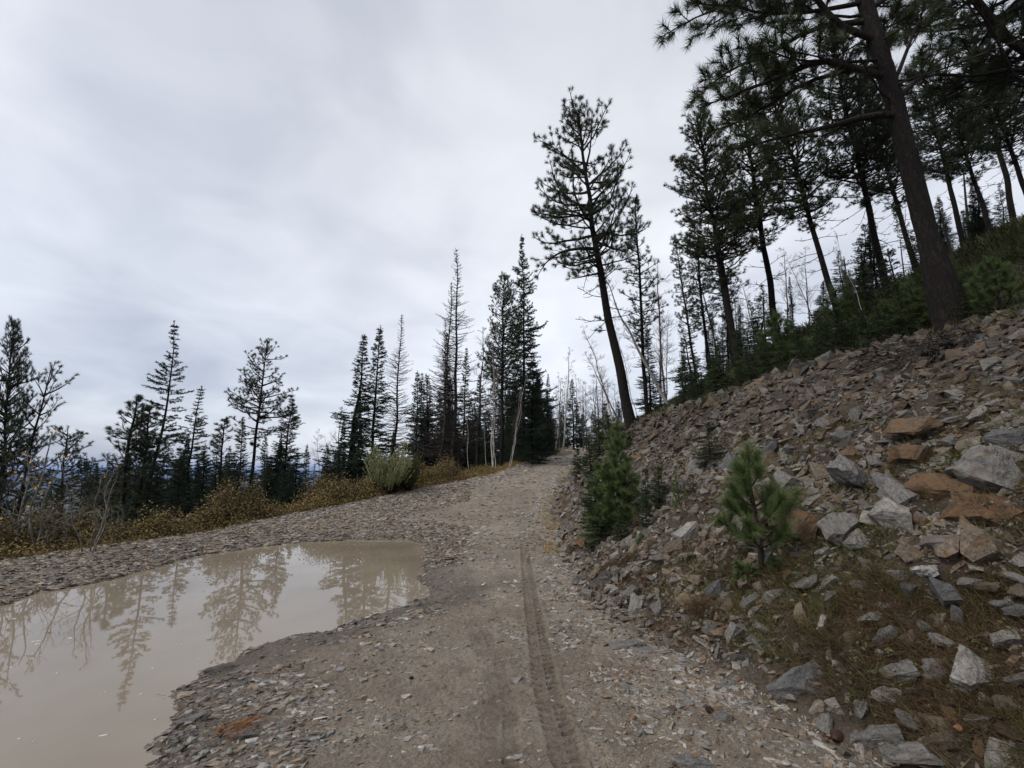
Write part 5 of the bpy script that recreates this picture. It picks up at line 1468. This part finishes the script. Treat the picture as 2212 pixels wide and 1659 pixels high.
def ord_(n): return ['', 'second ', 'third ', 'fourth ', 'fifth ', 'sixth ', 'seventh ', 'eighth ', 'ninth ', 'tenth ', 'eleventh ', 'twelfth '][min(n, 11)]
def fillers():
    r = np.random.default_rng(71); marks = list(PLACED_T); cnt = {}
    def put(kind, ub, Y, vt, word, name, width=1.0, group=None, tilt=8):
        x = xu(ub, Y, 1.0); best = min(marks, key=lambda m_: abs(project([m_[0], m_[1], m_[2]])[0][0] - ub) + 2 * abs(m_[1] - Y))
        lab = best[3]
        if len(lab.split()) > 9: lab = ' '.join(lab.split()[:9])
        while lab.split()[-1] in ('with', 'the', 'a', 'of', 'at', 'in', 'and', 'by', 'behind', 'its', 'over', 'one', 'to', 'between', 'beside', 'against', 'under', 'before', 'standing', 'just', 'right'): lab = ' '.join(lab.split()[:-1])
        way = 'behind' if Y > best[1] else 'before'
        key = (word, way, lab); cnt[key] = cnt.get(key, 0) + 1
        tree_px(kind, ub, Y, ub + r.normal(0, tilt * 0.4) + (1106 - ub) * 0.012, vt, f"{ord_(cnt[key] - 1)}{word} {way} the {lab}", width, name=name, group=group)
    sp = ['spruce_a', 'spruce_b', 'spruce_c', 'spruce_open']
    for i in range(70):      # down the outer slope
        ub = r.uniform(150, 760); Y = r.uniform(24, 52)
        put(sp[int(r.integers(0, 4))], ub, Y, r.uniform(985, 1050) - (10 if ub > 560 else 0), 'dark spruce', 'spruce_tree', r.uniform(1.1, 1.7), 'spruces down the outer slope')
    for i in range(26):
        put(sp[int(r.integers(0, 3))], r.uniform(330, 740), r.uniform(20, 30), r.uniform(955, 1035), 'shady spruce', 'spruce_tree', r.uniform(1.3, 2.0), 'spruces down the outer slope')
    for i in range(8):
        put('birch_fine', r.uniform(140, 740), r.uniform(26, 36), r.uniform(985, 1050), 'bare grey tree', 'birch_tree', r.uniform(1, 1.6), 'bare trees on the outer slope')
    for i in range(44):      # inside the dark group
        ub = r.uniform(890, 1190); Y = r.uniform(34, 52)
        put(sp[int(r.integers(0, 3))], ub, Y, r.uniform(800, 930), 'shaded spruce', 'spruce_tree', r.uniform(1.2, 1.8), 'spruces filling the dark group')
    for i in range(22):      # past the bend
        ub = r.uniform(1185, 1370); Y = r.uniform(50, 80)
        put(sp[int(r.integers(0, 3))], ub, Y, r.uniform(865, 925), 'distant spruce', 'spruce_tree', r.uniform(1.3, 2.0), 'spruces past the road bend')
    for i in range(24):
        put('birch_fine', r.uniform(1170, 1420), r.uniform(40, 60), r.uniform(800, 900), 'bare grey tree', 'birch_tree', r.uniform(1, 1.5), 'bare trees by the road bend')
    for i in range(40):      # between the trunks on the slope
        ub = r.uniform(1380, 2210); Y = r.uniform(16, 30)
        x = xu(ub, Y, float(gh(xu(ub, Y, 5), Y)[0])); zg = float(gh(x, Y)[0])
        d = project([x, Y, zg]); hh = r.uniform(1.2, 3.8)
        vt = float(project([x, Y, zg + hh])[1][0])
        put(['spruce_a', 'spruce_open', 'pine_thin', 'spruce_b'][int(r.integers(0, 4))], ub, Y, vt, 'young conifer', 'spruce_tree', r.uniform(1.4, 2.2), 'young conifers on the upper slope')
    for i in range(9):
        ub = r.uniform(1480, 2210); Y = r.uniform(17, 28); x = xu(ub, Y, 8); zg = float(gh(x, Y)[0])
        put('stub', ub, Y, float(project([x, Y, zg + r.uniform(2.0, 4.5)])[1][0]), 'dead grey pole', 'dead_tree', 0.8, 'dead poles on the upper slope')
    for i in range(9):
        ub = r.uniform(1400, 1760); Y = r.uniform(17, 27); x = xu(ub, Y, 6); zg = float(gh(x, Y)[0])
        put('birch_fine', ub, Y, float(project([x, Y, zg + r.uniform(4, 7)])[1][0]), 'leafless thin tree', 'birch_tree', r.uniform(0.9, 1.3), 'bare trees on the upper slope')
fillers()

# -- young growth along the top of the bank
def thicket():
    r = np.random.default_rng(81); k = 0
    rows = [(u_, r.uniform(0.15, 2.6)) for u_ in np.linspace(1495, 2205, 46)]
    near_lab = lambda u_: ('leaning pine' if u_ < 1500 else 'broad pine' if u_ < 1640 else 'straight tall pine' if u_ < 1745 else 'hard leaning pine' if u_ < 1866 else 'small white birch' if u_ < 1960 else 'massive plated pine' if u_ < 2110 else 'frame corner above the rubble')
    cnt = {}
    for u_, back in rows:
        v0 = np.interp(u_, [1370, 1500, 1650, 1900, 2212], [918, 882, 832, 758, 684]) - 4
        p = hit(u_ + r.normal(0, 6), v0)[0][0]
        dirn = nrm(np.array([p[0], p[1] + 6.0, 0]))
        x, y = p[0] + dirn[0] * back, p[1] + dirn[1] * back
        z = float(gh(x, y)[0]); kind = ['sap_spruce_b', 'sap_spruce', 'sap_pine', 'sap_pine_b'][int(r.choice(4, p=[.42, .26, .18, .14]))]
        w = near_lab(u_); nm = 'young_spruce' if 'spruce' in kind else 'young_pine'; key = (nm, w); cnt[key] = cnt.get(key, 0) + 1
        plant(kind, (x, y, z - 0.05), r.uniform(0.6, 1.15) * (0.75 + back * 0.30), f"{ord_(cnt[key] - 1)}{nm.replace('_', ' ')} in the green thicket near the {w}", cat=nm.replace('_', ' '), name=nm, width=r.uniform(1.0, 1.5), lean=(-0.08, 0), group='young conifers along the top of the bank')
thicket()

def sap_px(kind, u, v, ut, vt, label, width=1.0, name=None, parts=None):
    p, t, ok = hit(u, v); p = p[0]; Y = p[1]
    zt = zv(vt, Y); xt = xu(ut, Y, zt); h = zt - p[2]
    prts = None
    return plant(kind, (p[0], p[1], p[2] - 0.02), math.hypot(h, xt - p[0]), label, cat='young pine' if 'pine' in (name or kind) else 'young spruce', name=name or ('young_pine' if 'pine' in kind else 'young_spruce'), width=width, lean=((xt - p[0]) / h, -0.03), parts=parts)
hp = make_sapling_pine(43, 1.15, 0.54, 0.135, 0.0030, 0.9, 5, 5, 1700, 0.16)
sap_px('sap_pine', 1643, 1218, 1615, 965, 'bright young pine with long needles on the lower bank', 1.0, 'young_pine', hp)
hp2 = make_sapling_pine(44, 1.7, 0.30, 0.12, 0.0045, 1.0, 10, 6, 1500, 0.06)
sap_px('sap_pine', 1318, 1150, 1330, 940, 'tall bushy young pine at the road edge before the bank', 1.25, 'young_pine', hp2)
sap_px('sap_pine', 1345, 1145, 1352, 1000, 'second bushy young pine joined to the tall one at the road edge', 1.2)
sap_px('sap_spruce', 1290, 1160, 1285, 1020, 'dark young spruce leaning on the bushy pine at the road edge', 1.5)
sap_px('sap_spruce_b', 1296, 1176, 1296, 1090, 'low spreading spruce at the foot of the bushy pine', 2.0)
sap_px('sap_spruce', 1340, 1175, 1342, 1090, 'small dense spruce in front of the bushy pine', 1.3)
sap_px('sap_spruce', 1252, 1035, 1246, 968, 'young spruce where the road edge meets the bank', 1.2)
sap_px('sap_spruce', 1278, 1030, 1272, 950, 'young spruce behind the bushy roadside pine', 1.4)
sap_px('sap_pine_b', 1318, 960, 1310, 890, 'young pine by the foot of the tall leaning pine', 1.5)
sap_px('sap_pine', 1335, 985, 1330, 912, 'young pine below the foot of the tall leaning pine', 1.4)
sap_px('sap_spruce', 1296, 985, 1290, 905, 'young spruce on the corner of the bank by the road bend', 1.4)
sap_px('sap_spruce_b', 1535, 1000, 1526, 912, 'feathery spruce growing out of the rubble halfway up', 1.5)
sap_px('sap_spruce', 1425, 1098, 1420, 1006, 'green little spruce between bushy pine and long needled pine', 1.3)
sap_px('sap_pine_b', 1470, 1108, 1458, 1018, 'thin young pine beside the green little spruce', 0.7)
sap_px('sap_spruce_b', 1500, 1075, 1496, 1025, 'yellowish little spruce next to the thin young pine', 1.2)
sap_px('sap_spruce', 1396, 1150, 1393, 1010, 'dark twiggy sapling at the inner side of the bushy pine', 0.6)
sap_px('sap_pine', 1384, 1176, 1384, 1150, 'seedling pine at the foot of the stones', 1.6)
sap_px('sap_pine', 1620, 1250, 1590, 1205, 'side shoot of pine in the rust brown weeds', 1.8)
sap_px('sap_pine', 1675, 1235, 1672, 1195, 'second side shoot of pine by the stained block', 1.5)

# -- brush, bushes and grass along the outer edge
def outer_edge():
    r = np.random.default_rng(91)
    # leafy autumn brush
    n = 30000
    y = r.uniform(3.5, 26, n); off = r.uniform(0.05, 2.6, n) ** 1.0
    xl = np.interp(y, LE_Y, LE_X); x = xl - off / 0.93
    cl = fbm(x * 0.9, y * 0.9, 3, 201)
    hgt = (0.58 + 0.75 * cl) * sstep(0.0, 0.9, off) * (1.0 + 0.2 * sstep(9, 12, y)) * (1 - 0.6 * sstep(19, 24, y)) + 0.06
    k = (hgt > 0.10) & (r.uniform(0, 1, n) < np.clip(0.35 + off * 0.5, 0, 1)); x, y, off, hgt = x[k], y[k], off[k], hgt[k]; n = len(x)
    z = gh(x, y); tip = np.stack([x + r.normal(0, 0.12, n), y + r.normal(0, 0.12, n), z + hgt * r.uniform(0.6, 1.25, n)], -1); b = np.stack([x, y, z - 0.02], -1)
    V1, F1 = seg_mesh(b, tip, np.full(n, 0.0042), np.full(n, 0.002), 3)
    obj('brush_stems', new_mesh('brush_stems', V1, F1, M_deadlimb), kind='stuff', label='thin reddish stems of the brush along the outer road edge')
    m_ = 9; idx = np.repeat(np.arange(n), m_); t = r.uniform(0.35, 1.05, n * m_)[:, None]
    P = b[idx] * (1 - t) + tip[idx] * t + r.normal(0, 0.045, (n * m_, 3)); D = r.normal(0, 1, (n * m_, 3)); D[:, 2] *= 0.6
    yel = vnoise(P[:, 0] * 0.8, P[:, 1] * 0.8, 202) + r.normal(0, 0.12, len(P))
    V, F = diamonds(P[yel < 0.62], D[yel < 0.62], r.uniform(0.04, 0.075, (yel < 0.62).sum()), 0.036, r)
    obj('leafy_brush', new_mesh('leafy_brush', V, F, M_brush), kind='stuff', label='low brown and olive autumn brush along the outer road edge')
    V, F = diamonds(P[yel >= 0.62], D[yel >= 0.62], r.uniform(0.04, 0.07, (yel >= 0.62).sum()), 0.034, r)
    obj('foliage', new_mesh('foliage', V, F, mk_foliage("olive_yellow_leaves", (0.12, 0.11, 0.03), (0.36, 0.26, 0.07), 0.7, 0.2, 3)), kind='stuff', label='patches of yellow green leaves in the roadside brush')
    # golden grass beyond the willow bushes
    n = 64000; y = r.uniform(5, 62, n); off = r.uniform(-0.15, 2.4, n); xl = np.interp(y, LE_Y, LE_X); x = xl - off / 0.9
    D = np.stack([r.normal(0, 0.35, n), r.normal(0, 0.35, n), np.ones(n)], -1); k = (y > 19.5) | (r.random(n) < 0.45); 
    V, F = blades(np.stack([x, y, gh(x, y)], -1)[k], D[k], (r.uniform(0.14, 0.50, n) * sstep(-0.2, 0.6, off))[k], 0.014, r, 0.1)
    obj('dry_grass', new_mesh('dry_grass', V, F, M_drygrass), kind='stuff', label='golden dry grass along the outer edge toward the bend')
    # low grass and moss patches on the inner edge and behind the rubble
    x, y, rad = polar_points(120000, 7, 40, 8, 62, r); _, q = ground_parts(x, y, False)
    k = (x - q['xt'] > -0.35 - 0.9 * sstep(6.5, 9, y) * sstep(-0.1, 0.35, fbm(x * 1.3, y * 1.3, 3, 207))) & (x - q['xt'] < 7) & (r.random(len(x)) < 0.85); x, y, rad = x[k], y[k], rad[k]; n = len(x)
    D = np.stack([r.normal(0, 0.6, n), r.normal(0, 0.6, n), r.uniform(0.3, 1, n)], -1)
    V, F = blades(np.stack([x, y, gh(x, y)], -1), D, r.uniform(0.06, 0.26, n), 0.010 + rad * 0.0008, r, 0.1)
    obj('ground_cover', new_mesh('ground_cover', V, F, M_juniper), kind='stuff', label='yellow green juniper and moss along the top of the bank')
    x, y, rad = polar_points(90000, 12, 110, 14, 66, r); _, q = ground_parts(x, y, False)
    k = (x - q['xt'] > 5); x, y, rad = x[k], y[k], rad[k]; n = len(x)
    D = np.stack([r.normal(0, 0.6, n), r.normal(0, 0.6, n), r.uniform(0.3, 1, n)], -1)
    V, F = blades(np.stack([x, y, gh(x, y)], -1), D, r.uniform(0.2, 0.7, n), 0.02 + rad * 0.0016, r, 0.1)
    obj('scrub', new_mesh('scrub', V, F, M_juniper), kind='stuff', label='dull brown and green scrub on the upper hillside')
    x, y, rad = polar_points(40000, 9, 45, 2, 20, r); _, q = ground_parts(x, y, False)
    k = (x - q['xr'] > -0.4) & (x - q['xr'] < 0.5) & (fbm(x, y, 3, 205) > -0.05); x, y = x[k], y[k]; n = len(x)
    D = np.stack([r.normal(0, 0.5, n), r.normal(0, 0.5, n), r.uniform(0.3, 1, n)], -1)
    V, F = blades(np.stack([x, y, gh(x, y)], -1), D, r.uniform(0.04, 0.16, n), 0.012, r, 0.1)
    obj('roadside_grass', new_mesh('roadside_grass', V, F, M_drygrass), kind='stuff', label='thin olive grass on the inner edge of the road')
    # undergrowth below the outer trees
    n = 26000; y = r.uniform(8, 60, n); off = r.uniform(2.0, 26, n); x = np.interp(y, LE_Y, LE_X) - off
    D = np.stack([r.normal(0, 0.6, n), r.normal(0, 0.6, n), r.uniform(0.4, 1, n)], -1)
    V, F = blades(np.stack([x, y, gh(x, y)], -1), D, r.uniform(0.3, 1.3, n), 0.05, r, 0.1)
    obj('undergrowth', new_mesh('undergrowth', V, F, M_bankgrass), kind='stuff', label='dim undergrowth below the trees on the outer slope')
outer_edge()

def bush(u, v, ut, vt, wpx, mat, label, seed, name, stems=260, leafL=0.05, leaves=26, stemmat=None):
    r = np.random.default_rng(seed); p = on_road(u, v); Y = p[1]; x = xu(u, Y, p[2]); z = float(gh(x, Y)[0]); H = zv(vt, Y) - z; W_ = wpx / FPX * Y * 0.5
    a = r.uniform(0, 6.28, stems); k = r.uniform(0, 1, stems) ** 0.6
    b = np.stack([0.25 * W_ * k * np.cos(a), 0.25 * W_ * k * np.sin(a), np.full(stems, -0.05)], -1)
    tip = np.stack([W_ * k * np.cos(a) * r.uniform(0.7, 1.25, stems), W_ * k * np.sin(a), H * (1 - 0.10 * k ** 2) * (0.72 + 0.34 * np.sin(a * 2.0 + 1.0) * k) * r.uniform(0.60, 1.30, stems)], -1)
    midp = b * 0.4 + tip * 0.6; midp[:, 2] = b[:, 2] + (tip[:, 2] - b[:, 2]) * 0.5; midp[:, :2] *= 0.95
    V, F = seg_mesh(np.concatenate([b, midp]), np.concatenate([midp, tip]), np.full(2 * stems, 0.008), np.full(2 * stems, 0.004), 4)
    root = bpy.data.objects.new(name, None); COL.objects.link(root); root.location = (x, Y, z); root['label'] = label; root['category'] = 'bush'
    obj('stems', new_mesh('stems', V, F, stemmat or M_limb, True), root)
    V, F = needles_on(np.concatenate([midp, midp * .5 + tip * .5]), np.concatenate([midp * .5 + tip * .5, tip]), leaves * 2.0, leafL, 0.020, r, 8, 35, minn=5)
    obj('foliage', new_mesh('foliage', V, F, mat), root)
bush(835, 1068, 835, 972, 95, M_sage, 'large grey green willow bush at the outer road edge', 5, 'willow_bush', 420, 0.075, 40)
bush(876, 1062, 878, 985, 62, M_greenbush, 'darker green bush touching the grey green willow', 6, 'willow_bush', 240, 0.07, 34)
bush(985, 1030, 985, 1000, 44, M_drygrass, 'tuft of golden weeds by the dark tree group', 7, 'weed_clump', 120, 0.08, 30)

# bare shrub with a few yellow leaves by the puddle
def bare_shrub(u, Y, ut, vt, label, seed, leafy, dzz=0.0, stems=4, bl=0.42):
    arch_ = make_birch(seed, 2.6, 0.022, stems, 0.20, leafy, (M_greytwig, M_greytwig, M_yellow), 0.18, bl, 0.10, 2, 1.0)
    tree_px('b', u, Y, ut, vt, label, 1.0, parts=arch_, name='bare_shrub', cat='shrub')
bare_shrub(190, 8.8, 205, 985, 'pale bare shrub with a few yellow leaves beside the shingle', 301, 0.05, bl=0.34)
bare_shrub(40, 9.2, 30, 930, 'leafless shrub with orange leaves at the edge of the picture', 302, 0.16, bl=0.34)
bare_shrub(120, 9.6, 125, 1060, 'low tangled shrub between the two pale bare shrubs', 303, 0.10, stems=5)
bare_shrub(262, 10.5, 270, 1080, 'small grey shrub in front of the dense dark pine', 304, 0.03)

# brush pile of dead branches at the top of the rubble
def twig_pile():
    r = np.random.default_rng(95); T = Tree()
    c = hit(2010, 745)[0][0]
    for k in range(70):
        u_ = r.uniform(1890, 2110); v_ = np.interp(u_, [1890, 2110], [785, 725]) + r.normal(6, 10)
        p = hit(u_, v_)[0][0]; d = nrm(np.array([r.normal(-0.8, 0.3), r.normal(-0.2, 0.5), r.normal(-0.25, 0.15)])); L = r.uniform(0.3, 1.1)
        pts = walk(p + np.array([0, 0, r.uniform(0.03, 0.16)]) - c, d, L, 5, r, 0.15); T.stick(pts, 0.010, 0.003)
        for q in range(3):
            i = r.integers(1, 5); T.stick([pts[i], pts[i] + nrm(d + r.normal(0, 0.6, 3)) * L * 0.3], 0.005, 0.002)
    a = T.st; V, F = seg_mesh([x[0] for x in a], [x[1] for x in a], [x[2] for x in a], [x[3] for x in a], 4)
    o = obj('brushwood', new_mesh('brushwood', V, F, M_dead, True), label='tangle of grey dead branches on the rubble below the small birch', category='brushwood'); o.location = c
twig_pile()


# ---------------------------------------------------------------- the air
def build_haze():
    m_ = bpy.data.materials.new("air"); m_.use_nodes = True; nt = m_.node_tree; nt.nodes.clear()
    out = nt.nodes.new('ShaderNodeOutputMaterial'); v = nt.nodes.new('ShaderNodeVolumePrincipled')
    v.inputs['Color'].default_value = (0.38, 0.57, 1.0, 1); v.inputs['Density'].default_value = HAZE
    nt.links.new(v.outputs[0], out.inputs['Volume'])
    x0, x1, y0, y1, z0, z1 = -12500, 12500, -12500, 12500, -420, 120
    V = np.array([(x, y, z) for z in (z0, z1) for y in (y0, y1) for x in (x0, x1)], float)
    F = np.array([(0, 2, 3, 1), (4, 5, 7, 6), (0, 1, 5, 4), (2, 6, 7, 3), (0, 4, 6, 2), (1, 3, 7, 5)])
    obj('haze', new_mesh('haze', V, F, m_), kind='stuff', label='thin bluish air over the valley')
HAZE = 0.00010
build_haze()
